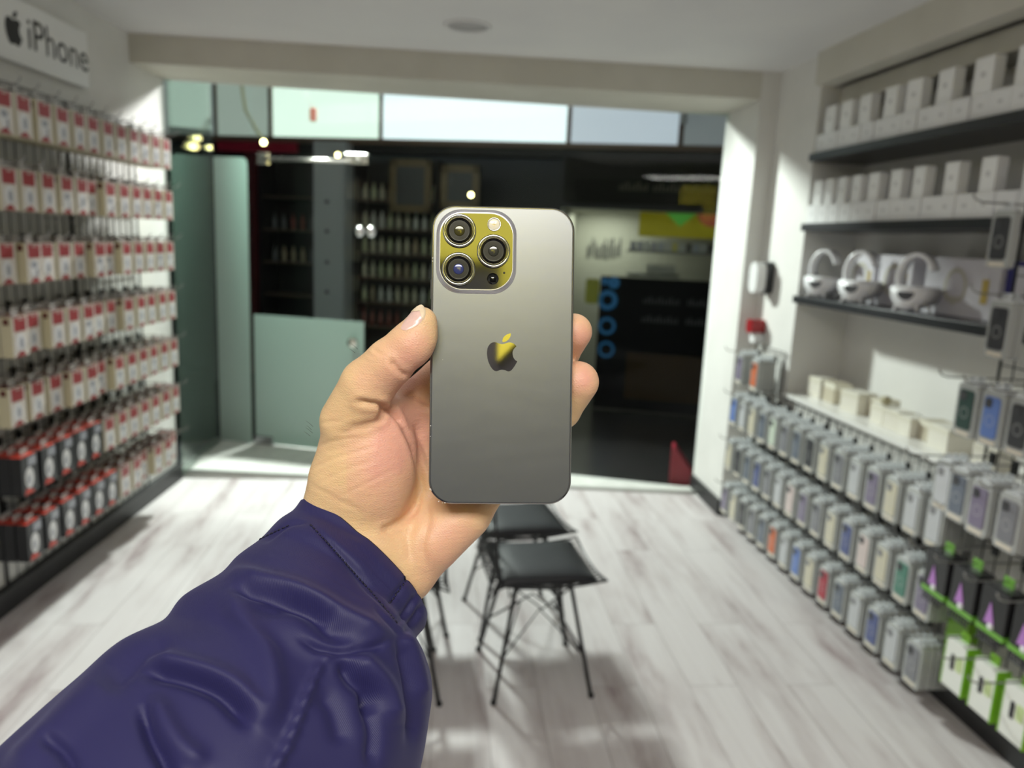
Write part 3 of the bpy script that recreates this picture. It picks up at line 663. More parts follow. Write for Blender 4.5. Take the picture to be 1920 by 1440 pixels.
def case_pack(col):
    """box pack: local origin at hook point; x along wall, y out, z down"""
    w, h, t = .088, .168, .0225
    b = MB(); b.prism(rrect(w, h, .012, 4, 0, -.014 - h / 2), 0, t)
    body = b.mesh('pack', [M_packc])
    b = MB(); cw, chh = .062, .125; zc = -.014 - h / 2 + .004
    b.prism(rrect(cw, chh, .010, 4, 0, zc), t + .0002, t + .0035)
    cm = b.mesh('phone_case', [mat('case_' + col, CC[col], .4)])
    b = MB(); b.prism(rrect(.026, .028, .007, 4, cw / 2 - .018, zc + chh / 2 - .020), t + .0036, t + .0052)
    cam_ = b.mesh('camera_cutout', [M_darkgrey if col not in ('clear', 'cream') else mat('grey_cutout', (.22, .22, .23), .4)])
    b = MB(); n = 24
    for k in range(n):
        a0, a1 = 2 * math.pi * k / n, 2 * math.pi * (k + 1) / n
        b.face([(q * math.cos(a), t + .0038, zc - .010 + q * math.sin(a)) for q, a in ((.014, a0), (.019, a0), (.019, a1), (.014, a1))])
    ring = b.mesh('magnet_ring', [mat('ring_light', tuple(min(1, c * .6 + .25) for c in CC[col]), .4) if False else mat('ring_' + col, tuple(min(1, c * .7 + .16) for c in CC[col]), .4)])
    b = MB(); b.box(-.018, .018, t * .4, t * .4 + .0015, -.016, .012); b.box(-w * .40, w * .40, t * .1, t * .35, -.0155, -.007); b.box(-w * .40, w * .40, t * .6, t * .85, -.0155, -.007)
    tab = b.mesh('hang_tab', [mat('white_hang_tab', (.62, .64, .65), .35)])
    b = MB(); b.box(-.030, .030, t + .0002, t + .002, -.014 - h + .006, -.014 - h + .018)
    lab = b.mesh('label_strip', [mat('beige_label', (.66, .60, .50), .5)])
    return body, cm, cam_, ring, tab, lab
CP = {k: case_pack(k) for k in CC}
def place_case(col, s, d, z, label, group, full=True, yaw=0.):
    me = CP[col]; o = bpy.data.objects.new('phone_case_pack', me[0]); COL.objects.link(o); o.location = RW(s, d, z); o.rotation_euler = (0, 0, RA_R + yaw)
    names = ['phone_case', 'camera_cutout', 'magnet_ring', 'hang_tab', 'label_strip']
    for i, nme in enumerate(names):
        if not full and i in (1, 2, 4): continue
        p = bpy.data.objects.new(nme, me[i + 1]); COL.objects.link(p); p.parent = o
        if i in (1, 2): p.parent = par
        if i == 0: par = p
    tag(o, label, 'phone case', group)
rowcols = [
    ['blue', 'clear', 'cream', 'slate', 'mint', 'grey', 'slate', 'black', 'cream', 'grey', 'clear', 'lilac', 'cream', 'clear', 'clear'],
    ['cream', 'black', 'slate', 'navy', 'grey', 'clear', 'pink', 'lilac', 'grey', 'cream', 'navy', 'pink', 'cream', 'green', 'lilac'],
    ['lilac', 'cream', 'black', 'grey', 'slate', 'orange', 'clear', 'blue', 'cream', 'red', 'slate', 'clear', 'navy', 'clear', 'grey']]
rz_ = [.800, .535, .272]; rn_ = ['upper', 'middle', 'lowest']
random.seed(31)
TP = .0255
def stack(cols, s, z, n, where, group, hl=.19, d0=.030):
    hk = dup(hp, RW(s, 0, z), RA_R); tag(hk, 'steel hook holding the %s' % where, 'hook', 'hooks on the right wall')
    for k in range(n):
        front = k == n - 1
        c = cols if front else random.choice(['clear', 'grey', 'slate', 'cream'])
        pos = 'front' if front else '%s from the wall' % ORD[k]
        place_case(c, s, d0 + k * TP, z, '%s case pack, %s in %s' % (c, pos, where), group, True if front else False, random.uniform(-.02, .02))
for r in range(3):
    for c in range(15):
        s = .20 + c * .1245
        stack(rowcols[r][c], s, rz_[r], 5, '%s stack from jamb, %s row under counter' % (ORD[c], rn_[r]), 'phone case packs hanging under the counter')
for c, (s, cl) in enumerate(((.16, 'lilac'), (.36, 'orange'))):
    stack(cl, s, 1.035, 4, '%s stack on the pillar grid' % ['left', 'right'][c], 'phone case packs on the pillar grid')
for c in list(hp.children): bpy.data.objects.remove(c)
bpy.data.objects.remove(hp)
# nearer grid section: longer hooks, bigger packs
hp = hook_proto(.33)
def nstack(col, s, d, z, n, where):
    hk = dup(hp, RW(s, 0, z + .004), RA_R); tag(hk, 'long steel hook carrying the %s' % where, 'hook', 'long hooks on the right edge')
    for k in range(n):
        front = k == n - 1; c = col if front else 'cream'
        place_case(c, s, d - (n - 1 - k) * TP, z, '%s case, %s in %s' % (c, 'front' if front else '%s from wall' % ORD[k], where), 'phone case packs on the tall near grid', front, 0)
NW = [('dark green', 2.09, .20, 1.235, 2, 'left upper near-grid stack'), ('blue', 2.20, .20, 1.235, 2, 'stack right of the dark green case'),
      ('black', 2.31, .20, 1.235, 2, 'stack cut by the picture edge'),
      ('black', 2.17, .20, 1.50, 2, 'stack before the lowest black shelf end'), ('black', 2.12, .20, 1.765, 1, 'stack before the middle black shelf end'),
      ('clear', 1.99, .16, .955, 3, 'first near-grid stack below counter level'), ('slate', 2.09, .18, .955, 4, 'second near-grid stack below counter level'),
      ('lilac', 2.21, .20, .955, 4, 'third near-grid stack below counter level'), ('grey', 2.33, .20, .955, 4, 'fourth near-grid stack below counter level')]
for a in NW: nstack(*a)
rp = MB().box(-.05, .05, 0, .03, -.17, -.01); rp.box(-.05, .05, .0302, .031, -.07, -.02, 1)
rthing('boxed_charger', rp, [M_red, M_white], 'dark red box at the upper right edge before the middle shelf', 'box', 2.27, .20, 1.99)
# black and green packs with a purple picture
def gpack(s, z, label):
    e = empty('earphone_pack', RW(s, .16, z), RA_R, label=label, cat='pack', group='black and green packs on the near grid')
    MB().box(-.055, .055, 0, .06, -.16, 0, bev=.004).obj('carton', mat('gloss_black_card', (.015, .015, .016), .25), e)
    b = MB(); b.prism([(-.056, -.150), (.056, -.150), (.056, -.134), (-.056, -.134)], -.001, .062); b.obj('green_band', mat('lime_green', (.16, .40, .05), .35), e)
    b = MB(); b.prism([(-.012, -.115), (.026, -.120), (.010, -.05)], .0605, .062); b.obj('purple_picture', mat('violet_print', (.45, .20, .55), .4), e)
    b = MB(); b.lathe([(0, .064), (.008, .0635), (.013, .0605)], (.0, 0, -.126), 'y', 16); b.obj('earbud_picture', M_white, e)
    b = MB(); [b.tube([(x, .062, -.158), (x, .062, -.175)], .003, n=6) for x in [-.04 + .013 * k for k in range(7)]]; b.tube([(-.045, .062, -.176), (.045, .062, -.176)], .003, n=6); b.obj('coil_fringe', M_darkgrey, e)
    MB().box(-.02, .02, .02, .024, -.002, .03).obj('hang_tab', MATS['lime_green'], e)
for k, s in enumerate((2.07, 2.20, 2.33, 2.46)): gpack(s, .655, 'black pack with green band and purple picture, %s from the left on the near grid' % ORD[k])
def gbox(s, d, z, label, kind):
    e = empty('car_charger_box', RW(s, d, z), RA_R, label=label, cat='box', group='green and white boxes low on the near grid')
    MB().box(-.05, .05, 0, .045, -.17, 0, bev=.002).obj('carton', mat('leaf_green', (.20, .45, .02), .4) if kind else mat('white_gloss_card', (.80, .81, .76), .3), e)
    if not kind:
        [MB().box(x - .0025, x + .0025, -.001, .046, -.171, .001).obj('green_edge', MATS['leaf_green'], e) for x in (-.0485, .0485)]
        b = MB(); b.prism(rrect(.016, .055, .007, 4, .008, -.075), .0452, .047); b.obj('black_device_picture', M_ink, e)
        b = MB(); b.prism(rrect(.03, .05, .006, 4, -.022, -.07), .0452, .046); b.obj('pale_green_print', mat('pale_lime', (.55, .66, .32), .45), e)
        MB().box(-.02, .02, .015, .019, 0, .03).obj('hang_tab', MATS['leaf_green'], e)
gbox(2.03, .03, .455, 'plain leaf-green box lying back against the near grid', True)
for k, (s, d, z) in enumerate(((2.15, .12, .375), (2.28, .12, .375), (2.41, .12, .375))): gbox(s, d, z, 'white box with green edges and black device picture, %s from left on near grid' % ORD[k], False)

for k, (s, z) in enumerate([(q_, .672) for q_ in (2.07, 2.20, 2.33, 2.46)] + [(q_, .392) for q_ in (2.15, 2.28, 2.41)]):
    tag(dup(hp, RW(s, 0, z), RA_R), 'long steel hook, %s from the left, %s row of boxed packs on the near grid' % (ORD[k % 4], 'upper' if k < 4 else 'lower'), 'hook', 'long hooks on the right edge')
for c in list(hp.children): bpy.data.objects.remove(c)
bpy.data.objects.remove(hp)

# things on the pillar
wu = empty('wall_dispenser', RW(.12, .0, 1.385), RA_R, label='white rounded unit with black back plate fixed on the pillar', cat='dispenser')
MB().prism(rrect(.10, .17, .045, 8, 0, .07), .03, .085).obj('cover', M_white, wu)
MB().prism(rrect(.11, .18, .03, 6, 0, .07), -.012, .03).obj('back_plate', M_black, wu)
al = empty('alarm_unit', RW(.10, .0, 1.12), RA_R, label='small dark red alarm button above a white base on the pillar', cat='alarm')
MB().prism(rrect(.075, .075, .02, 6, 0, .06), -.012, .07).obj('red_cover', mat('alarm_red', (.30, .01, .015), .35), al)
MB().prism(rrect(.06, .05, .012, 6, 0, -.01), -.012, .045).obj('white_base', M_white, al)

# ------------------------------------------------------------------ chairs
M_cush = add_noise_color(mat('black_leatherette', (.009, .010, .013), .42), (.007, .008, .011), (.012, .013, .017), 12, bump=.2, bscale=120)
M_cw = mat('black_chair_wire', (.022, .022, .023), .3, .4)
def chair():
    """seat faces +x, back at -x; width along y; origin on the floor under the seat centre"""
    e = empty('wire_chair', (0, 0, 0))
    SX, SY, SZ = .20, .195, .43
    def shell(u, v):       # u 0..1 front edge -> back top, v -1..1 side to side
        if u < .5:
            t = u / .5; x = SX - 2 * SX * t; z = SZ + .012 * (1 - t) * 0 - .02 * math.sin(math.pi * t) + (.0)
        else:
            t = (u - .5) / .5; x = -SX - .03 * t ** 1.2; z = SZ + .36 * t
        k = SY * (1 - .10 * max(0, (u - .6)) / .4); dish = .025 * v * v
        return (x + (.02 * v * v if u > .5 else 0), v * k, z + (dish if u < .5 else 0))
    b = MB(); R = .0023
    for i in range(13):
        v = -1 + 2 * i / 12; b.tube([shell(j / 20, v) for j in range(21)], R, n=5)
    for j in range(19):
        u = j / 18; b.tube([shell(u, -1 + 2 * i / 8) for i in range(9)], R, n=5)
    b.obj('wire_seat_shell', M_cw, e)
    b = MB(); ring = [shell(j / 20, -1) for j in range(21)] + [shell(1, -1 + 2 * i / 8) for i in range(1, 8)] + [shell(1 - j / 20, 1) for j in range(21)] + [shell(0, 1 - 2 * i / 8) for i in range(1, 8)]
    b.tube(ring, .005, n=8, closed=True); b.obj('rim', M_cw, e)
    # cushion
    bm = bmesh.new(); bmesh.ops.create_grid(bm, x_segments=12, y_segments=12, size=1)
    for v in bm.verts:
        x, y = v.co.x, v.co.y; v.co = Vector((x * .172, y * .172, SZ + .022 + .016 * (1 - x ** 6) * (1 - y ** 6)))
    r = bmesh.ops.extrude_face_region(bm, geom=bm.faces[:]); 
    for v in [g for g in r['geom'] if isinstance(g, bmesh.types.BMVert)]: v.co.z = SZ + .006
    b = MB(); bmesh.ops.recalc_face_normals(bm, faces=bm.faces[:]); b.bm(bm, 0, True); b.obj('seat_cushion', M_cush, e)
    for sx in (-1, 1):
        for sy in (-1, 1):
            g = MB(); top = (sx * .10, sy * .10, SZ - .03); foot = (sx * .178, sy * .178, .0)
            g.tube([top, foot], .0075, n=10); g.tube([(foot[0], foot[1], 0), (foot[0], foot[1], .012)], .011, n=10)
            g.obj('leg', M_cw, e)
    b = MB(); z0 = SZ - .10
    def lp(sx, sy, t): return (sx * (.10 + .078 * t), sy * (.10 + .078 * t), (SZ - .03) * (1 - t))
    for (a, c) in (((-1, -1), (1, -1)), ((1, -1), (1, 1)), ((1, 1), (-1, 1)), ((-1, 1), (-1, -1))):
        b.tube([lp(*a, .62), ((a[0] + c[0]) / 2 * .06, (a[1] + c[1]) / 2 * .06, SZ - .14), lp(*c, .62)], .0035, n=6)
        b.tube([lp(*a, .02), lp(*c, .02)], .0035, n=6)
        b.tube([lp(*a, .02), ((a[0] + c[0]) / 2 * .10, (a[1] + c[1]) / 2 * .10, SZ - .12), lp(*c, .02)], .0030, n=6)
    b.obj('brace', M_cw, e)
    return e
ch = chair(); ch.location = (.373, 2.595, 0); ch.rotation_euler = (0, 0, math.radians(6))
tag(ch, 'black wire chair with black cushion nearest the camera, right of the sleeve', 'chair', 'wire chairs standing back to back')
c2 = dup(ch, (.335, 3.03, 0), math.radians(9)); tag(c2, 'black wire chair with black cushion behind the nearest one', 'chair')
c3 = dup(ch, (-.165, 2.56, 0), math.radians(184)); tag(c3, 'black wire chair mostly hidden behind the sleeve, only its legs showing', 'chair')
c4 = dup(ch, (-.145, 3.02, 0), math.radians(186)); tag(c4, 'black wire chair hidden behind the hand, one foot showing beside the cuff', 'chair')
#BODYSTART#
# ------------------------------------------------------------------ smartphone held in the hand
PCX, PCY, PD = 941.0, 667.0, .3815
pc = P(PCX, PCY, PD)
# local axes: x right, y up, z towards the camera; slight roll and yaw (left edge nearer)
def rotm(roll, yaw, pitch):
    return Matrix.Rotation(yaw, 3, 'Y') @ Matrix.Rotation(pitch, 3, 'X') @ Matrix.Rotation(roll, 3, 'Z')
camR = Matrix(((Wm[0, 0], -Wm[0, 1], -Wm[0, 2]), (Wm[1, 0], -Wm[1, 1], -Wm[1, 2]), (Wm[2, 0], -Wm[2, 1], -Wm[2, 2])))
PR = camR @ rotm(math.radians(-.75), math.radians(2.8), math.radians(.6))
ph = empty('smartphone', tuple(pc), label='dark grey smartphone with three camera lenses held upright in the hand', cat='smartphone')
ph.rotation_euler = PR.to_euler()
mm = .001
M_frame = mat('graphite_steel_frame', (.30, .30, .29), .14, 1.0)
def phone_back_material():
    m = mat('matte_graphite_glass', (.205, .215, .23), .34, .85); n, l, b = nd(m)
    tc = n.new('ShaderNodeTexCoord'); t = n.new('ShaderNodeTexNoise'); t.inputs['Scale'].default_value = 9000; l.new(tc.outputs['Object'], t.inputs[0])
    bp = n.new('ShaderNodeBump'); bp.inputs['Strength'].default_value = .03; bp.inputs['Distance'].default_value = .0001; l.new(t.outputs[0], bp.inputs['Height']); l.new(bp.outputs[0], b.inputs['Normal'])
    # faint finger smudges
    mp = n.new('ShaderNodeMapping'); mp.inputs['Scale'].default_value = (35, 160, 1); mp.inputs['Rotation'].default_value = (0, 0, .12); l.new(tc.outputs['Object'], mp.inputs[0])
    t2 = n.new('ShaderNodeTexNoise'); t2.inputs['Scale'].default_value = 1; t2.inputs['Detail'].default_value = 3; l.new(mp.outputs[0], t2.inputs[0])
    mr = n.new('ShaderNodeMapRange'); mr.inputs['From Min'].default_value = .3; mr.inputs['From Max'].default_value = .7; mr.inputs['To Min'].default_value = .325; mr.inputs['To Max'].default_value = .345
    l.new(t2.outputs[0], mr.inputs[0]); l.new(mr.outputs[0], b.inputs['Roughness'])
    return m
M_back = phone_back_material()
def outline_loft(rings, name, mats, parent, cap0=True, cap1=True, sm=True):
    """rings: list of (w, h, r, z, cx, cy) rounded rectangles lofted along z (metres)"""
    b = MB(); n = None; idx = []
    for (w_, h_, r_, z, cx, cy) in rings:
        pts = rrect(w_, h_, r_, 12, cx, cy); n = len(pts); idx.append(len(b.v)); b.v += [(x, y, z) for x, y in pts]
    for a, c in zip(idx[:-1], idx[1:]):
        for k in range(n): b.f.append([a + k, a + (k + 1) % n, c + (k + 1) % n, c + k]); b.mi.append(0); b.sm.append(sm)
    if cap0: b.f.append([idx[0] + k for k in range(n)][::-1]); b.mi.append(0); b.sm.append(False)
    if cap1: b.f.append([idx[-1] + k for k in range(n)]); b.mi.append(0); b.sm.append(False)
    return b.obj(name, mats, parent)
W_, H_, RC = .0717, .1495, .0118
outline_loft([(W_ - .0016, H_ - .0016, RC - .0008, -.0076, 0, 0), (W_ - .0004, H_ - .0004, RC, -.0073, 0, 0), (W_, H_, RC, -.0068, 0, 0), (W_, H_, RC, -.0009, 0, 0), (W_ - .0004, H_ - .0004, RC, -.0004, 0, 0), (W_ - .0014, H_ - .0014, RC - .0006, -.0002, 0, 0)], 'frame', M_frame, ph, sm=False)
outline_loft([(W_ - .0016, H_ - .0016, RC - .0008, -.0003, 0, 0), (W_ - .0018, H_ - .0018, RC - .0009, .00005, 0, 0), (W_ - .0024, H_ - .0024, RC - .0012, .00015, 0, 0)], 'back_glass', M_back, ph, sm=False)
outline_loft([(W_ - .003, H_ - .003, RC - .0014, -.0083, 0, 0), (W_ - .0016, H_ - .0016, RC - .0008, -.0077, 0, 0)], 'screen_glass', mat('screen_black', (.005, .005, .006), .05), ph, sm=False)
K = .2667 * mm
def L_(u, v): return ((u - 941) * K, -(v - 667) * K)
cx, cy = L_(890.6, 472.8)
plat = outline_loft([(.0405, .0425, .0125, .0001, cx, cy), (.0395, .0415, .0122, .0002, cx, cy), (.0385, .0405, .0120, .0009, cx, cy), (.0378, .0398, .0118, .0013, cx, cy), (.0365, .0385, .0114, .0015, cx, cy)], 'camera_plateau', mat('plateau_glass_edge', (.46, .46, .49), .28, .6), ph)
M_mirror = mat('polished_camera_glass', (.092, .092, .09), .06, .95)
outline_loft([(.0362, .0378, .0112, .0013, cx, cy), (.0360, .0376, .0111, .00165, cx, cy)], 'plateau_glass', M_mirror, plat, sm=False)
M_lensring = mat('lens_ring_steel', (.50, .50, .46), .10, 1.0); M_lensglass = mat('lens_glass', (.008, .008, .009), .04, 0, .35)
for (u, v, tint) in ((858.5, 436, (.05, .045, .01)), (857.8, 507.3, (.04, .05, .16)), (922.4, 472.6, (.04, .04, .03))):
    x, y = L_(u, v)
    ln = empty('camera_lens'); ln.parent = ph; ln.location = (x, y, .0016)
    MB().lathe([(.0083, 0), (.0083, .0016), (.0079, .0020), (.0073, .0020), (.0069, .0016), (.0069, .0010)], n=56).obj('ring', M_lensring, ln)
    MB().lathe([(.00685, .0011), (.00665, .0018), (.0064, .0018), (.0064, .0010)], n=56).obj('inner_ring', mat('golden_inner_ring', (.16, .15, .10), .18, .95), ln)
    MB().lathe([(0, .0012), (.00635, .0012), (.00635, .0009)], n=56).obj('cover_glass', M_lensglass, ln)
    d = MB(); d.lathe([(0, .00155), (.0012, .0015), (.0022, .00138), (.0028, .00125)], n=32); d.obj('inner_element', mat('element_%.3f' % tint[2], tint, .12, .2, coat=.1), ln)
    d = MB(); d.lathe([(.0052, .00128), (.0050, .00132), (.0048, .00128)], n=48); d.obj('baffle', mat('dark_baffle', (.012, .012, .014), .3), ln)
x, y = L_(923, 422)
fl_ = MB().lathe([(0, .0023), (.0024, .0022), (.0030, .0019)], c=(x, y, 0), n=32).obj('flash', mat('flash_lens', (.80, .74, .56), .25, coat=.5), ph)
MB().lathe([(.0030, .0016), (.0030, .0021), (.0034, .0021), (.0034, .0016)], c=(x, y, 0), n=32).obj('bezel', mat('flash_bezel', (.75, .75, .72), .2, .8), fl_)
fx = MB(); fx.box(x - .0010, x + .0010, y - .0002, y + .0002, .00215, .00237); fx.box(x - .0002, x + .0002, y - .0012, y + .0012, .00215, .00237); fx.obj('emitter', mat('phosphor', (.75, .62, .25), .4), fl_)
x, y = L_(922, 523.6); MB().lathe([(0, .00172), (.0029, .00172), (.0029, .0014)], c=(x, y, 0), n=32).obj('depth_sensor', mat('sensor_glass', (.045, .047, .045), .08, .9), ph)
x, y = L_(943, 512); MB().lathe([(0, .0018), (.0005, .0018), (.0005, .0014)], c=(x, y, 0), n=16).obj('microphone_hole', M_black, ph)
ab, al_ = apple_polys(K / 4.114)
lx, ly = L_(780 + 664 / 4.114, 370 + 1195 / 4.114)
lo = MB(); lo.prism([(x + lx, y + ly) for x, y in ab], .00012, .00022, axis='z'); lo.prism([(x + lx, y + ly) for x, y in al_], .00012, .00022, axis='z')
lo.obj('apple_logo', mat('mirror_logo', (.22, .208, .216), .03, .95), ph)
bt = MB(); bt.box(-W_ / 2 - .0004, -W_ / 2 + .0004, .0125, .0225, -.0052, -.0026, bev=.0003); bt.obj('volume_button', M_frame, ph)
bt = MB(); bt.box(-W_ / 2 - .0004, -W_ / 2 + .0004, .028, .038, -.0052, -.0026, bev=.0003); bt.obj('volume_button', M_frame, ph)
sc_ = MB(); 
for (u, v, s_) in ((810, 919, 1.2), (812, 921, .9), (826, 942, 1.0), (838, 945, 1.3), (833, 946, .8), (809, 486, 1.0), (808, 492, .7), (806, 800, .8), (806, 820, .6), (830, 676, .5)):
    x, y = L_(u, v); x = max(x, -.0352); y = max(y, -.0741); sc_.prism([(x + s_ * .0004 * math.cos(a) * random.uniform(.5, 1.3), y + s_ * .00025 * math.sin(a) * random.uniform(.5, 1.3)) for a in [k * 1.05 for k in range(6)]], .0001, .00024, axis='z')
sc_.obj('chipped_edge', mat('bare_chip', (.75, .74, .68), .4), ph)

# ------------------------------------------------------------------ hand: one continuous surface from a blended distance field
def Cpt(u, v, D): return np.array([(u - 960) / F * D, (v - 720) / F * D, D]) * 1000.0   # millimetres, camera-aligned axes
RES = .9
lo_ = np.array([-122., -48., 350.]); hi_ = np.array([62., 190., 452.])
nx, ny, nz = [int((b - a) / RES) + 1 for a, b in zip(lo_, hi_)]
gx = (lo_[0] + RES * np.arange(nx)).astype(np.float32)[:, None, None]; gy = (lo_[1] + RES * np.arange(ny)).astype(np.float32)[None, :, None]; gz = (lo_[2] + RES * np.arange(nz)).astype(np.float32)[None, None, :]
def cap(a, b, ra, rb, flat=1.0):
    a = Cpt(*a); b = Cpt(*b); d = b - a; dd = float(d @ d)
    t = ((gx - a[0]) * d[0] + (gy - a[1]) * d[1] + (gz - a[2]) * d[2]) / dd; t = np.clip(t, 0, 1)
    q = np.sqrt((gx - a[0] - t * d[0]) ** 2 + (gy - a[1] - t * d[1]) ** 2 + ((gz - a[2] - t * d[2]) / flat) ** 2)
    return (q - (ra + (rb - ra) * t)).astype(np.float32)
def ell(c, ax_uv, r1, r2, r3, tiltz=0.0):
    c = Cpt(*c); e1 = np.array([ax_uv[0], ax_uv[1], tiltz]); e1 = e1 / np.linalg.norm(e1); e3 = np.array([0, 0, 1.0]); e3 = e3 - e1 * (e3 @ e1); e3 /= np.linalg.norm(e3); e2 = np.cross(e3, e1)
    X = (gx - c[0], gy - c[1], gz - c[2])
    p = [sum(X[i] * e[i] for i in range(3)) for e in (e1, e2, e3)]
    k0 = np.sqrt((p[0] / r1) ** 2 + (p[1] / r2) ** 2 + (p[2] / r3) ** 2); k1 = np.sqrt((p[0] / r1 ** 2) ** 2 + (p[1] / r2 ** 2) ** 2 + (p[2] / r3 ** 2) ** 2)
    return (k0 * (k0 - 1) / np.maximum(k1, 1e-6)).astype(np.float32)
def su(a, b, k):
    h = np.clip(.5 + .5 * (b - a) / k, 0, 1); return b + (a - b) * h - k * h * (1 - h)
def chain(pts, rs, k=3.0, flat=1.0):
    s = None
    for i in range(len(pts) - 1):
        c = cap(pts[i], pts[i + 1], rs[i], rs[i + 1], flat); s = c if s is None else su(s, c, k)
    return s
# palm slab from four metacarpals
palm = chain([(700, 1000, .419), (845, 715, .424)], [14, 12.5])
for a, b, ra, rb in (((735, 1020, .421), (888, 780, .428), 15, 12.5), ((765, 1045, .419), (912, 850, .427), 15, 12), ((762, 1072, .412), (900, 925, .418), 15, 12.5)):
    palm = su(palm, cap(a, b, ra, rb), 9)
palm = su(palm, cap((815, 1010, .409), (872, 965, .411), 14.0, 13.0), 8)           # hypothenar
palm = su(palm, cap((655, 1020, .412), (735, 1072, .414), 24, 17), 12)       # heel of the hand
palm = su(palm, chain([(672, 1030, .410), (560, 1210, .392), (520, 1300, .382)], [27, 27, 28]), 14)                                  # wrist and forearm
palm = su(palm, cap((640, 905, .402), (627, 975, .407), 17.0, 18.5), 10)     # outer edge towards the wrist
palm = su(palm, cap((690, 815, .404), (838, 702, .424), 10, 11), 9)          # web between thumb and forefinger
thenar = ell((688, 868, .4005), (-.10, 1.0), 39, 26.5, 23, .03)
hand = su(palm, thenar, 7)
thumb = chain([(656, 790, .3915), (690, 722, .381), (731, 680, .3755), (768, 644, .3725), (792, 603, .3715)], [15.3, 13.6, 11.8, 10.3, 7.1], 2.0)
thumb = su(thumb, ell((780, 645, .3722), (.55, -.83), 13.5, 9.0, 9.2), 3)      # thumb pad
hand = su(hand, thumb, 4.5)
fingers = [
    ([(845, 712, .425), (955, 572, .430), (1005, 500, .418), (1018, 455, .4035)], [10.5, 9.5, 8.8, 8.0]),
    ([(888, 778, .428), (1008, 712, .428), (1052, 662, .412), (1076, 622, .4000)], [10.5, 9.8, 9.5, 9.6]),
    ([(912, 850, .427), (1000, 808, .428), (1052, 768, .412), (1084, 716, .3995)], [10.5, 10.2, 10.3, 10.9]),
    ([(905, 915, .421), (985, 895, .426), (1025, 870, .418), (1040, 840, .405)], [9.5, 8.5, 8.0, 7.6])]
for i_, (pts, rs) in enumerate(fingers):
    hand = su(hand, chain(pts, rs, 2.5), 3.5)
# keep the flesh clear of the phone body (a hair of contact pressure)
pw = np.array(PR); 
Ci = np.array(camR).T
def to_cam(vw): return np.array([vw[0], -vw[1], -vw[2]])
ax = [to_cam(Ci @ pw[:, i]) for i in range(3)]
pcc = Cpt(PCX, PCY, PD) 
X = (gx - pcc[0], gy - pcc[1], gz - pcc[2])
q = [sum(X[i] * a[i] for i in range(3)) for a in ax]
q[2] = q[2] + 3.8
hx, hy, hz_ = W_ * 500 - 4, H_ * 500 - 4, 4.3 - 1
bx_ = np.sqrt(np.maximum(np.abs(q[0]) - hx, 0) ** 2 + np.maximum(np.abs(q[1]) - hy, 0) ** 2 + np.maximum(np.abs(q[2]) - hz_, 0) ** 2) + np.minimum(np.maximum(np.abs(q[0]) - hx, np.maximum(np.abs(q[1]) - hy, np.abs(q[2]) - hz_)), 0) - 1
bx_ = bx_ - 3.0 * (np.abs(q[2]) < 3.3) * 0
side = np.maximum(np.abs(q[0]) - W_ * 500, np.maximum(np.abs(q[1]) - H_ * 500, np.abs(q[2]) - 4.25))
k_ = .8; h_ = np.clip(.5 - .5 * (hand + side) / k_, 0, 1)
hand = (hand * (1 - h_) + (-side) * h_ + k_ * h_ * (1 - h_)).astype(np.float32)

def surface_nets(f, lo, res):
    s = f < 0
    nx, ny, nz = f.shape
    acc = np.zeros((nx - 1, ny - 1, nz - 1, 3), np.float32); cnt = np.zeros((nx - 1, ny - 1, nz - 1), np.float32)
    sl = lambda d: slice(d, d - 1 if d - 1 < 0 else None)
    def S(a, dx, dy, dz): return a[dx:nx - 1 + dx, dy:ny - 1 + dy, dz:nz - 1 + dz]
    corners = [(x, y, z) for x in (0, 1) for y in (0, 1) for z in (0, 1)]
    for a in corners:
        for ax_ in range(3):
            if a[ax_] == 1: continue
            b = list(a); b[ax_] = 1; b = tuple(b)
            sa, sb = S(s, *a), S(s, *b); m = sa != sb
            fa, fb = S(f, *a)[m], S(f, *b)[m]; t = fa / (fa - fb)
            p = np.tile(np.array(a, np.float32), (t.size, 1)); p[:, ax_] += t
            acc[m] += p; cnt[m] += 1
    act = cnt > 0; ids = -np.ones(act.shape, np.int64); ids[act] = np.arange(act.sum())
    base = np.argwhere(act).astype(np.float32)
    verts = (base + acc[act] / cnt[act][:, None]) * res + np.array(lo, np.float32)
    faces = []
    for ax_ in range(3):
        o1, o2 = (ax_ + 1) % 3, (ax_ + 2) % 3
        shp = [slice(1, -1)] * 3; shp[ax_] = slice(0, -1)
        sh2 = [slice(1, -1)] * 3; sh2[ax_] = slice(1, None)
        A = s[tuple(shp)]; B = s[tuple(sh2)]
        for flip, m in ((False, A & ~B), (True, ~A & B)):
            I = np.argwhere(m); 
            if len(I) == 0: continue
            off = np.ones(3, int); off[ax_] = 0; I = I + off
            q_ = []
            for d1, d2 in ((-1, -1), (0, -1), (0, 0), (-1, 0)):
                J = I.copy(); J[:, o1] += d1; J[:, o2] += d2; q_.append(ids[J[:, 0], J[:, 1], J[:, 2]])
            q_ = np.stack(q_, 1)
            faces.append(q_[:, ::-1] if flip else q_)
    return verts, np.concatenate(faces)
hv, hf = surface_nets(hand, lo_, RES)
def vnormals(v, f):
    n = np.cross(v[f[:, 2]] - v[f[:, 0]], v[f[:, 3]] - v[f[:, 1]]); vn = np.zeros_like(v)
    for k in range(4): np.add.at(vn, f[:, k], n)
    return vn / np.maximum(np.linalg.norm(vn, axis=1, keepdims=True), 1e-9)
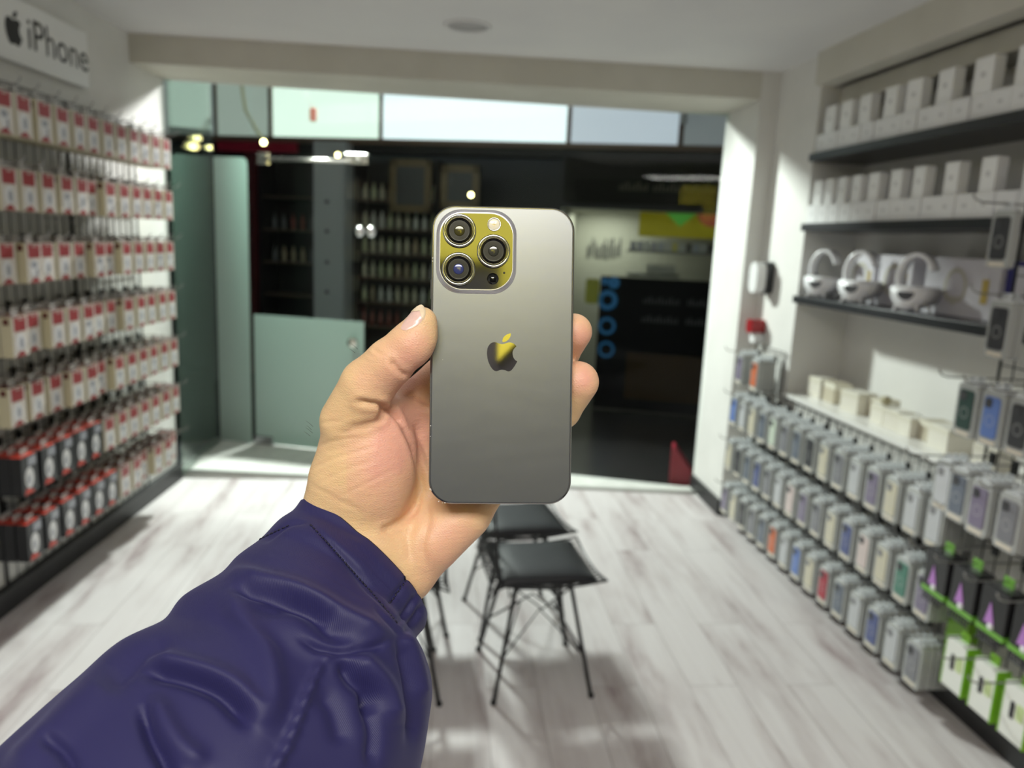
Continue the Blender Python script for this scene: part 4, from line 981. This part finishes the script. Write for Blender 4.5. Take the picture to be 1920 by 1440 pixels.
def relax(v, f, it, lam=.5):
    deg = np.zeros(len(v)); 
    e = np.concatenate([f[:, [k, (k + 1) % 4]] for k in range(4)]); np.add.at(deg, e[:, 0], 1); np.add.at(deg, e[:, 1], 1)
    for _ in range(it):
        for L in (lam, -lam * 1.04):
            s_ = np.zeros_like(v); np.add.at(s_, e[:, 0], v[e[:, 1]]); np.add.at(s_, e[:, 1], v[e[:, 0]]); v = v + L * (s_ / deg[:, None] - v)
    return v
hv = relax(hv.astype(np.float64), hf, 5)
vn = vnormals(hv, hf)
if (vn * (hv - hv.mean(0))).sum() < 0: hf = hf[:, ::-1]; vn = -vn
def pdist(u, v, line):
    """pixel distance to a polyline, with the side sign and position along it"""
    best = np.full(u.shape, 1e9); sg_ = np.zeros(u.shape); tt = np.zeros(u.shape); line = np.array(line, float)
    Ls = np.linalg.norm(np.diff(line, axis=0), axis=1); tot = Ls.sum(); run = 0
    for i in range(len(line) - 1):
        a, b = line[i], line[i + 1]; d = b - a; dd = d @ d
        t = np.clip(((u - a[0]) * d[0] + (v - a[1]) * d[1]) / dd, 0, 1)
        ex, ey = u - a[0] - t * d[0], v - a[1] - t * d[1]; q_ = np.hypot(ex, ey); m = q_ < best
        best[m] = q_[m]; sg_[m] = np.sign(d[0] * ey - d[1] * ex)[m]; tt[m] = ((run + t * Ls[i]) / tot)[m]; run += Ls[i]
    return best, sg_, tt
def spline2(pts, n=5): return smooth(pts, n, False) if len(pts) > 2 else pts
hu = 960 + F * hv[:, 0] / hv[:, 2]; hvv = 720 + F * hv[:, 1] / hv[:, 2]
view = hv / np.linalg.norm(hv, axis=1, keepdims=True); facing = np.clip(-(vn * view).sum(1) * 3, 0, 1)
disp = np.zeros(len(hv))
CR = [  # polyline, depth mm, width px
    ([(733, 677), (745, 692), (757, 702), (764, 703)], 1.1, 5), ([(700, 655), (708, 661), (716, 664)], .5, 4), ([(690, 664), (697, 668), (705, 671)], .35, 3),
    ([(673, 753), (692, 757), (710, 759), (717, 763), (716, 774), (713, 786)], 1.8, 6), ([(717, 764), (730, 772), (743, 780), (754, 790)], .9, 5),
    ([(722, 764), (742, 778), (758, 796), (771, 822), (781, 850), (787, 880), (789, 915), (782, 945), (766, 967), (745, 982), (722, 993)], 1.7, 7),
    ([(713, 786), (700, 792), (680, 797), (655, 800)], .7, 6), ([(700, 800), (672, 806), (640, 812)], .4, 5),
    ([(800, 945), (803, 965), (800, 990), (792, 1020), (795, 1050)], .8, 7), ([(776, 985), (765, 1010), (770, 1050)], .5, 7), ([(722, 993), (735, 1000), (760, 1000)], .6, 6),
    ([(578, 850), (600, 835), (630, 826), (665, 820)], .28, 4), ([(584, 880), (620, 862), (660, 850), (700, 838)], .30, 4), ([(600, 905), (650, 880), (700, 865)], .22, 4),
    ([(640, 930), (690, 905), (740, 880)], .2, 4), ([(580, 905), (620, 930), (680, 960)], .22, 5), ([(583, 800), (610, 792), (640, 790)], .25, 4),
    ([(745, 790), (770, 830), (785, 870), (800, 930)], .6, 5), ([(760, 770), (790, 830), (806, 880)], .7, 6), ([(770, 745), (790, 760), (806, 765)], .9, 6), ([(750, 760), (780, 810), (803, 850)], .5, 5)]
for line, dep, wd in CR:
    dd_, _, t_ = pdist(hu, hvv, spline2(line)); disp -= 1.15 * dep * np.exp(-(dd_ / wd) ** 2) * np.clip(np.minimum(t_, 1 - t_) * 6 + .25, 0, 1)
    disp += dep * .25 * np.exp(-((dd_ - wd * 2.0) / (wd * 1.2)) ** 2)
# shallow bulge of the thumb pad, flat nail bed
hv2 = hv + vn * (disp * facing)[:, None]
def cam2w(p): return CAM + (np.asarray(p) / 1000.0) @ Wm.T
me = bpy.data.meshes.new('person'); me.from_pydata(cam2w(hv2).tolist(), [], hf.tolist()); me.polygons.foreach_set('use_smooth', [True] * len(hf))
# redness of the skin: real colouring of palm, pads and knuckle side
at = me.attributes.new('redness', 'FLOAT', 'POINT'); red = np.zeros(len(hv))
for (u, v, r_, a_) in ((730, 850, 70, .75), (690, 900, 60, .35), (775, 690, 60, .8), (1085, 630, 40, .9), (1092, 712, 32, 1.0), (850, 1000, 70, .55), (770, 800, 60, .9), (740, 960, 50, .35), (700, 700, 40, .35), (765, 640, 40, .3), (830, 1080, 60, .4)):
    red += a_ * np.exp(-((hu - u) ** 2 + (hvv - v) ** 2) / r_ ** 2)
red[(hu < 650)] *= .5
at.data.foreach_set('value', np.clip(red, 0, 1).astype(np.float32))
def skin():
    m = mat('skin', (.7, .45, .3), .46, spec=.45); n, l, b = nd(m)
    b.inputs['Subsurface Weight'].default_value = .25; b.inputs['Subsurface Radius'].default_value = (1, .35, .2); b.inputs['Subsurface Scale'].default_value = .006
    at_ = n.new('ShaderNodeAttribute'); at_.attribute_name = 'redness'
    tc = n.new('ShaderNodeTexCoord'); t = n.new('ShaderNodeTexNoise'); t.inputs['Scale'].default_value = 90; t.inputs['Detail'].default_value = 4; l.new(tc.outputs['Object'], t.inputs[0])
    ma = n.new('ShaderNodeMath'); ma.operation = 'MULTIPLY_ADD'; l.new(t.outputs[0], ma.inputs[0]); ma.inputs[1].default_value = .7; ma.inputs[2].default_value = -.35
    m2 = n.new('ShaderNodeMath'); m2.operation = 'ADD'; m2.use_clamp = True; l.new(ma.outputs[0], m2.inputs[0]); l.new(at_.outputs['Fac'], m2.inputs[1])
    r = n.new('ShaderNodeValToRGB'); e = r.color_ramp.elements; e[0].color = (.78, .53, .285, 1); e[1].color = (.74, .38, .28, 1); e[0].position = .0; e[1].position = .95
    l.new(m2.outputs[0], r.inputs[0]); l.new(r.outputs[0], b.inputs['Base Color'])
    # fine skin lines
    mp = n.new('ShaderNodeMapping'); mp.inputs['Scale'].default_value = (1, 1, 1.5); mp.inputs['Rotation'].default_value = (0, .6, 0); l.new(tc.outputs['Object'], mp.inputs[0])
    v1 = n.new('ShaderNodeTexVoronoi'); v1.feature = 'DISTANCE_TO_EDGE'; v1.inputs['Scale'].default_value = 620; l.new(mp.outputs[0], v1.inputs[0])
    wv = n.new('ShaderNodeTexWave'); wv.inputs['Scale'].default_value = 260; wv.inputs['Distortion'].default_value = 9; wv.inputs['Detail'].default_value = 3; wv.inputs['Detail Scale'].default_value = .4; l.new(mp.outputs[0], wv.inputs[0])
    mx = n.new('ShaderNodeMath'); mx.operation = 'MULTIPLY_ADD'; l.new(wv.outputs[0], mx.inputs[0]); mx.inputs[1].default_value = .12; l.new(v1.outputs[0], mx.inputs[2])
    mp2 = n.new('ShaderNodeMapping'); mp2.inputs['Scale'].default_value = (90, 90, 420); mp2.inputs['Rotation'].default_value = (.3, -.35, 0); l.new(tc.outputs['Object'], mp2.inputs[0])
    t3 = n.new('ShaderNodeTexNoise'); t3.inputs['Scale'].default_value = 1; t3.inputs['Detail'].default_value = 4; t3.inputs['Roughness'].default_value = .7; l.new(mp2.outputs[0], t3.inputs[0])
    mx3 = n.new('ShaderNodeMath'); mx3.operation = 'MULTIPLY_ADD'; l.new(t3.outputs[0], mx3.inputs[0]); mx3.inputs[1].default_value = 1.6; l.new(mx.outputs[0], mx3.inputs[2])
    bp = n.new('ShaderNodeBump'); bp.inputs['Strength'].default_value = .55; bp.inputs['Distance'].default_value = .0004; l.new(mx3.outputs[0], bp.inputs['Height']); l.new(bp.outputs[0], b.inputs['Normal'])
    return m
me.materials.append(skin())
man = bpy.data.objects.new('person', me); COL.objects.link(man)
tag(man, 'person reaching in with a bare left hand and navy jacket sleeve, holding the phone', 'person')

# thumb nail: curved plate on the outer side of the thumb tip
def plate(pts2, D_of, name, m, off):
    """pts2: closed pixel outline, filled as a fine patch laid on the hand surface"""
    pts2 = np.array(spline_closed(pts2)); c = pts2.mean(0); rings = 7; b = MB(); n = len(pts2)
    vis = facing > .02
    for k in range(rings + 1):
        t = k / rings
        for p in pts2:
            q_ = c + (p - c) * t
            d2 = (hu - q_[0]) ** 2 + (hvv - q_[1]) ** 2; d2[~vis] = 1e9; idn = np.argpartition(d2, 6)[:6]; wgt = 1 / (d2[idn] + 2)
            D = (hv[idn, 2] * wgt).sum() / wgt.sum(); nn = (vn[idn] * wgt[:, None]).sum(0); nn /= np.linalg.norm(nn)
            pt = np.array([(q_[0] - 960) / F * D, (q_[1] - 720) / F * D, D]) + nn * (off * (1 - .7 * t ** 6) )
            b.v.append(tuple(cam2w(pt)))
    for k in range(rings):
        for j in range(n): b.f.append([k * n + j, k * n + (j + 1) % n, (k + 1) * n + (j + 1) % n, (k + 1) * n + j]); b.mi.append(0); b.sm.append(True)
    return b.obj(name, m, man)
def spline_closed(p): return smooth(p, 5, True)
M_nail = mat('nail', (.74, .50, .44), .28, coat=.15)
nl_ = plate([(752, 614), (760, 600), (770, 587), (781, 576), (790, 573), (796, 581), (796, 592), (789, 604), (778, 613), (766, 618), (756, 619)], None, 'thumb_nail', M_nail, .45)
nt = plate([(771, 585), (782, 575), (791, 572), (797, 580), (797, 592), (792, 600), (790, 588), (785, 582), (777, 584)], None, 'nail_tip', mat('nail_tip', (.74, .60, .42), .35), .62)
nt.parent = nl_

# ------------------------------------------------------------------ jacket sleeve
RINGS = [  # left silhouette (u,v), right silhouette (u,v), depth of the axis, fatness
    ((563, 939), (797, 1160), .400, .62), ((548, 958), (792, 1180), .3975, .70), ((520, 978), (776, 1200), .394, .76), ((484, 1016), (776, 1222), .389, .80), ((440, 1052), (796, 1262), .382, .84),
    ((408, 1086), (804, 1310), .375, .86), ((340, 1130), (797, 1372), .366, .87), ((300, 1178), (786, 1432), .358, .88), ((215, 1224), (765, 1510), .346, .88), ((140, 1290), (735, 1590), .334, .88),
    ((60, 1362), (700, 1680), .320, .88), ((-20, 1436), (660, 1780), .306, .88), ((-150, 1560), (600, 1920), .288, .88), ((-330, 1730), (520, 2120), .268, .88)]
cl, cr_, dpt, fat = [np.array(x, float) for x in zip(*RINGS)]
NV, NU = 300, 300
def interp_sp(arr, t):
    n = len(arr); x = t * (n - 1); i = np.clip(np.floor(x).astype(int), 0, n - 2); f_ = x - i
    p = lambda k: arr[np.clip(i + k, 0, n - 1)]
    p0, p1, p2, p3 = p(-1), p(0), p(1), p(2)
    if arr.ndim > 1: f_ = f_[:, None]
    return .5 * (2 * p1 + (p2 - p0) * f_ + (2 * p0 - 5 * p1 + 4 * p2 - p3) * f_ ** 2 + (-p0 + 3 * p1 - 3 * p2 + p3) * f_ ** 3)
ts = np.linspace(0, 1, NV) ** 1.15
Lp, Rp, Dp, Ft = interp_sp(cl, ts), interp_sp(cr_, ts), interp_sp(dpt, ts), interp_sp(fat, ts)
C3 = lambda uv, D: np.stack([(uv[:, 0] - 960) / F * D, (uv[:, 1] - 720) / F * D, D], 1) * 1000
A3, B3 = C3(Lp, Dp + .002), C3(Rp, Dp + .004)
Cn = (A3 + B3) / 2; ea = (B3 - A3) / 2
tang = np.gradient(Cn, axis=0); tang /= np.linalg.norm(tang, axis=1, keepdims=True)
# constant opening tilt: use a smoothed tangent
axis = (Cn[-1] - Cn[0]) / np.linalg.norm(Cn[-1] - Cn[0])
tang = .35 * tang + .65 * axis; tang /= np.linalg.norm(tang, axis=1, keepdims=True)
eb = np.cross(tang, ea); eb /= np.linalg.norm(eb, axis=1, keepdims=True); eb *= (np.linalg.norm(ea, axis=1) * Ft)[:, None]
eb[eb[:, 2] > 0] *= -1           # towards the camera
th_ = np.linspace(0, 2 * np.pi, NU, endpoint=False)
ct, st_ = np.cos(th_), np.sin(th_)
sq = 1.0
SV = Cn[:, None, :] - ea[:, None, :] * ct[None, :, None] + eb[:, None, :] * st_[None, :, None]
SV = SV.reshape(-1, 3)
idx = np.arange(NV * NU).reshape(NV, NU)
sf = np.stack([idx[:-1, :], np.roll(idx, -1, 1)[:-1, :], np.roll(idx, -1, 1)[1:, :], idx[1:, :]], -1).reshape(-1, 4)
sn = vnormals(SV, sf)
if (sn * (SV - np.repeat(Cn, NU, 0))).sum() < 0: sn = -sn; sf = sf[:, ::-1]
def uvof(V): return 960 + F * V[:, 0] / V[:, 2], 720 + F * V[:, 1] / V[:, 2]
su_, sv_ = uvof(SV); fs_ = np.clip(-(sn * (SV / np.linalg.norm(SV, axis=1, keepdims=True))).sum(1) * 2.5 + .1, 0, 1)
sd_ = np.zeros(len(SV))
# folds: polyline, height mm (+ ridge / - valley), width px, skew (steeper on one side)
FOLDS = [
    ([(415, 1088), (445, 1080), (492, 1092), (545, 1104), (600, 1128), (640, 1150), (690, 1180), (735, 1215)], 4.2, 20, .5),
    ([(430, 1110), (470, 1112), (530, 1122), (585, 1142), (612, 1158), (632, 1152)], -3.6, 11, 0),
    ([(470, 1150), (500, 1140), (560, 1140), (620, 1180), (660, 1200)], -2.6, 16, 0),
    ([(430, 1092), (440, 1130), (470, 1180), (500, 1230), (512, 1290), (505, 1340), (480, 1372)], 3.4, 24, 0),
    ([(258, 1256), (300, 1262), (345, 1272), (400, 1294), (440, 1330), (466, 1368)], -4.2, 15, 0),
    ([(265, 1235), (330, 1245), (400, 1262), (450, 1290), (482, 1330), (486, 1365)], 3.6, 18, 0),
    ([(270, 1316), (272, 1345), (285, 1385), (310, 1430), (330, 1480)], -4.6, 13, 0),
    ([(290, 1300), (305, 1345), (340, 1400), (390, 1440)], 3.2, 22, 0),
    ([(210, 1250), (190, 1290), (150, 1330), (80, 1390), (0, 1450)], 3.0, 30, 0),
    ([(330, 1195), (290, 1215), (250, 1240), (200, 1300)], -2.5, 18, 0),
    ([(80, 1395), (105, 1400), (125, 1420), (140, 1450)], -3.0, 14, 0),
    ([(620, 1222), (598, 1252), (582, 1290), (562, 1340), (538, 1397), (515, 1440), (500, 1500)], 2.4, 9, 0),
    ([(640, 1235), (660, 1270), (690, 1300), (700, 1340)], -3.8, 13, 0), ([(660, 1225), (700, 1262), (730, 1300), (745, 1360)], 3.4, 18, 0),
    ([(690, 1290), (692, 1330), (700, 1375), (690, 1440)], -2.8, 12, 0), ([(740, 1190), (762, 1240), (775, 1290), (778, 1350), (765, 1400)], -3.2, 12, 0),
    ([(752, 1180), (778, 1225), (793, 1270), (797, 1320)], 2.6, 14, 0), ([(600, 1290), (630, 1330), (645, 1400)], -2.0, 18, 0),
    ([(560, 1195), (600, 1215), (650, 1222), (700, 1215), (735, 1195)], -1.8, 8, 0),
    ([(500, 1010), (540, 1000), (600, 1012), (660, 1052), (700, 1100)], 1.6, 22, 0), ([(590, 990), (633, 1039), (690, 1100), (735, 1155), (748, 1172)], -1.3, 6, 0),
    ([(560, 975), (588, 962), (640, 985), (690, 1010)], -1.2, 12, 0), ([(770, 1075), (748, 1106), (725, 1137)], -1.0, 5, 0), ([(784, 1112), (760, 1150), (745, 1172)], -1.6, 6, 0), ([(795, 1130), (775, 1165), (757, 1190)], -1.6, 6, 0),
    ([(700, 1130), (722, 1165), (765, 1200)], -1.2, 8, 0), ([(487, 1015), (520, 1000), (550, 984), (580, 980)], -1.3, 6, 0)]
for line, hgt, wd, sk in FOLDS:
    dd_, sg_, t_ = pdist(su_, sv_, spline2(line)); fade = np.clip(np.minimum(t_, 1 - t_) * 5 + .1, 0, 1)
    sd_ += hgt * 1.3 * np.exp(-(dd_ / wd) ** 2) * fade
# puckers along the seam and soft random billow
dd_, sg_, t_ = pdist(su_, sv_, spline2([(620, 1222), (598, 1252), (582, 1290), (562, 1340), (538, 1397), (515, 1440), (500, 1500)]))
sd_ += .45 * np.sin(t_ * 60) * np.exp(-(dd_ / 11) ** 2)
sd_ += 1.6 * np.sin(SV[:, 0] * .11 + 1.3 * np.sin(SV[:, 1] * .07)) * np.sin(SV[:, 1] * .09 + SV[:, 2] * .05) * np.clip((ts.repeat(NU) - .12) * 6, 0, 1)
SV2 = SV + sn * (sd_ * fs_)[:, None]
# hem: turn the first rings inwards so the cloth has thickness
V_all = [SV2]; inner = []
for k, (sc, back) in enumerate(((.985, -.6), (.955, .2), (.93, 4.0), (.92, 14.0))):
    r0 = SV2[:NU]; c0 = r0.mean(0); inner.append(c0 + (r0 - c0) * sc + axis * back)
Vn = np.concatenate([SV2] + inner); ff = [sf]
prev = np.arange(NU)
for k in range(len(inner)):
    cur = len(SV2) + k * NU + np.arange(NU); ff.append(np.stack([prev, cur, np.roll(cur, -1), np.roll(prev, -1)], 1)); prev = cur
ctr = len(Vn); Vn = np.concatenate([Vn, SV2[-NU:].mean(0, keepdims=True)]); last = (NV - 1) * NU + np.arange(NU)
ff = np.concatenate(ff); capf = [[int(last[k]), int(last[(k + 1) % NU]), ctr] for k in range(NU)]
def cloth():
    m = mat('navy_nylon', (.020, .018, .082), .54, spec=.32); n, l, b = nd(m)
    b.inputs['Sheen Weight'].default_value = .12; b.inputs['Sheen Roughness'].default_value = .4; b.inputs['Sheen Tint'].default_value = (.5, .5, .9, 1)
    tc = n.new('ShaderNodeTexCoord'); mp = n.new('ShaderNodeMapping'); mp.inputs['Rotation'].default_value = (0, 0, .9); l.new(tc.outputs['UV'], mp.inputs[0])
    wv = n.new('ShaderNodeTexWave'); wv.inputs['Scale'].default_value = 620; wv.inputs['Distortion'].default_value = .4; l.new(mp.outputs[0], wv.inputs[0])
    t = n.new('ShaderNodeTexNoise'); t.inputs['Scale'].default_value = 70; t.inputs['Detail'].default_value = 4; l.new(tc.outputs['Object'], t.inputs[0])
    mx = n.new('ShaderNodeMath'); mx.operation = 'MULTIPLY_ADD'; l.new(t.outputs[0], mx.inputs[0]); mx.inputs[1].default_value = 1.2; l.new(wv.outputs[0], mx.inputs[2])
    bp = n.new('ShaderNodeBump'); bp.inputs['Strength'].default_value = .22; bp.inputs['Distance'].default_value = .0004; l.new(mx.outputs[0], bp.inputs['Height']); l.new(bp.outputs[0], b.inputs['Normal'])
    return m
me = bpy.data.meshes.new('jacket_sleeve'); me.from_pydata(cam2w(Vn).tolist(), [], ff.tolist() + capf); me.polygons.foreach_set('use_smooth', [True] * (len(ff) + NU))
uvl = me.uv_layers.new(name='cloth'); arc = np.arange(NU) / NU * .36; alen = np.concatenate([[0], np.cumsum(np.linalg.norm(np.diff(Cn, axis=0), axis=1))]) / 1000
uva = np.zeros((len(Vn), 2)); uva[:NV * NU, 0] = np.tile(arc, NV); uva[:NV * NU, 1] = np.repeat(alen, NU)
uvl.data.foreach_set('uv', uva[np.concatenate([ff.reshape(-1), np.array(capf).reshape(-1)])].astype(np.float32).reshape(-1))
me.materials.append(cloth()); sl_ = bpy.data.objects.new('jacket_sleeve', me); COL.objects.link(sl_); sl_.parent = man; sl_['label'] = 'navy blue nylon jacket sleeve with stitched cuff'
su2, sv2 = uvof(SV2); vis_ = fs_ > .15
def on_sleeve(u, v, off):
    d2 = (su2 - u) ** 2 + (sv2 - v) ** 2; d2[~vis_] = 1e9; i_ = np.argpartition(d2, 4)[:4]; w_ = 1 / (d2[i_] + 1); p = (SV2[i_] * w_[:, None]).sum(0) / w_.sum(); n_ = (sn[i_] * w_[:, None]).sum(0); n_ /= np.linalg.norm(n_); return cam2w(p + n_ * off)
sb_ = MB()
for line in ([(582, 984), (608, 1012), (635, 1042), (665, 1076), (695, 1110), (725, 1145), (745, 1170)], [(770, 1075), (748, 1106), (726, 1136)], [(487, 1012), (515, 998), (545, 984)]):
    pts = np.array(spline2(line, 24)); seg = np.linalg.norm(np.diff(pts, axis=0), axis=1).cumsum(); L = seg[-1]; k = 0
    while k * 8 < L - 6:
        a = pts[np.searchsorted(seg, k * 8)]; c = pts[min(np.searchsorted(seg, k * 8 + 5), len(pts) - 1)]
        if np.hypot(*(a - c)) > 1: sb_.tube([on_sleeve(*a, .05), on_sleeve(*((a + c) / 2), .35), on_sleeve(*c, .05)], .00042, n=5)
        k += 1
sb_.obj('stitching', mat('navy_thread', (.006, .005, .022), .6), sl_)
# arm hair on the outer edge
hr = MB(); random.seed(2)
for (u, v) in ((584, 800), (581, 806), (583, 812), (579, 818), (668, 655), (663, 662)):
    p = Cpt(u + 3, v, .392); a = cam2w(p); q_ = cam2w(p + np.array([-2.4 - random.random() * 1.5, -2.2 - random.random(), 0])); hr.tube([a, (a + q_) / 2 + np.array([0, 0, .0002]), q_], [.00009, .00007, .00003], n=4)
hr.obj('hand_hair', mat('dark_hair', (.03, .02, .015), .5), man)
#BODYEND#
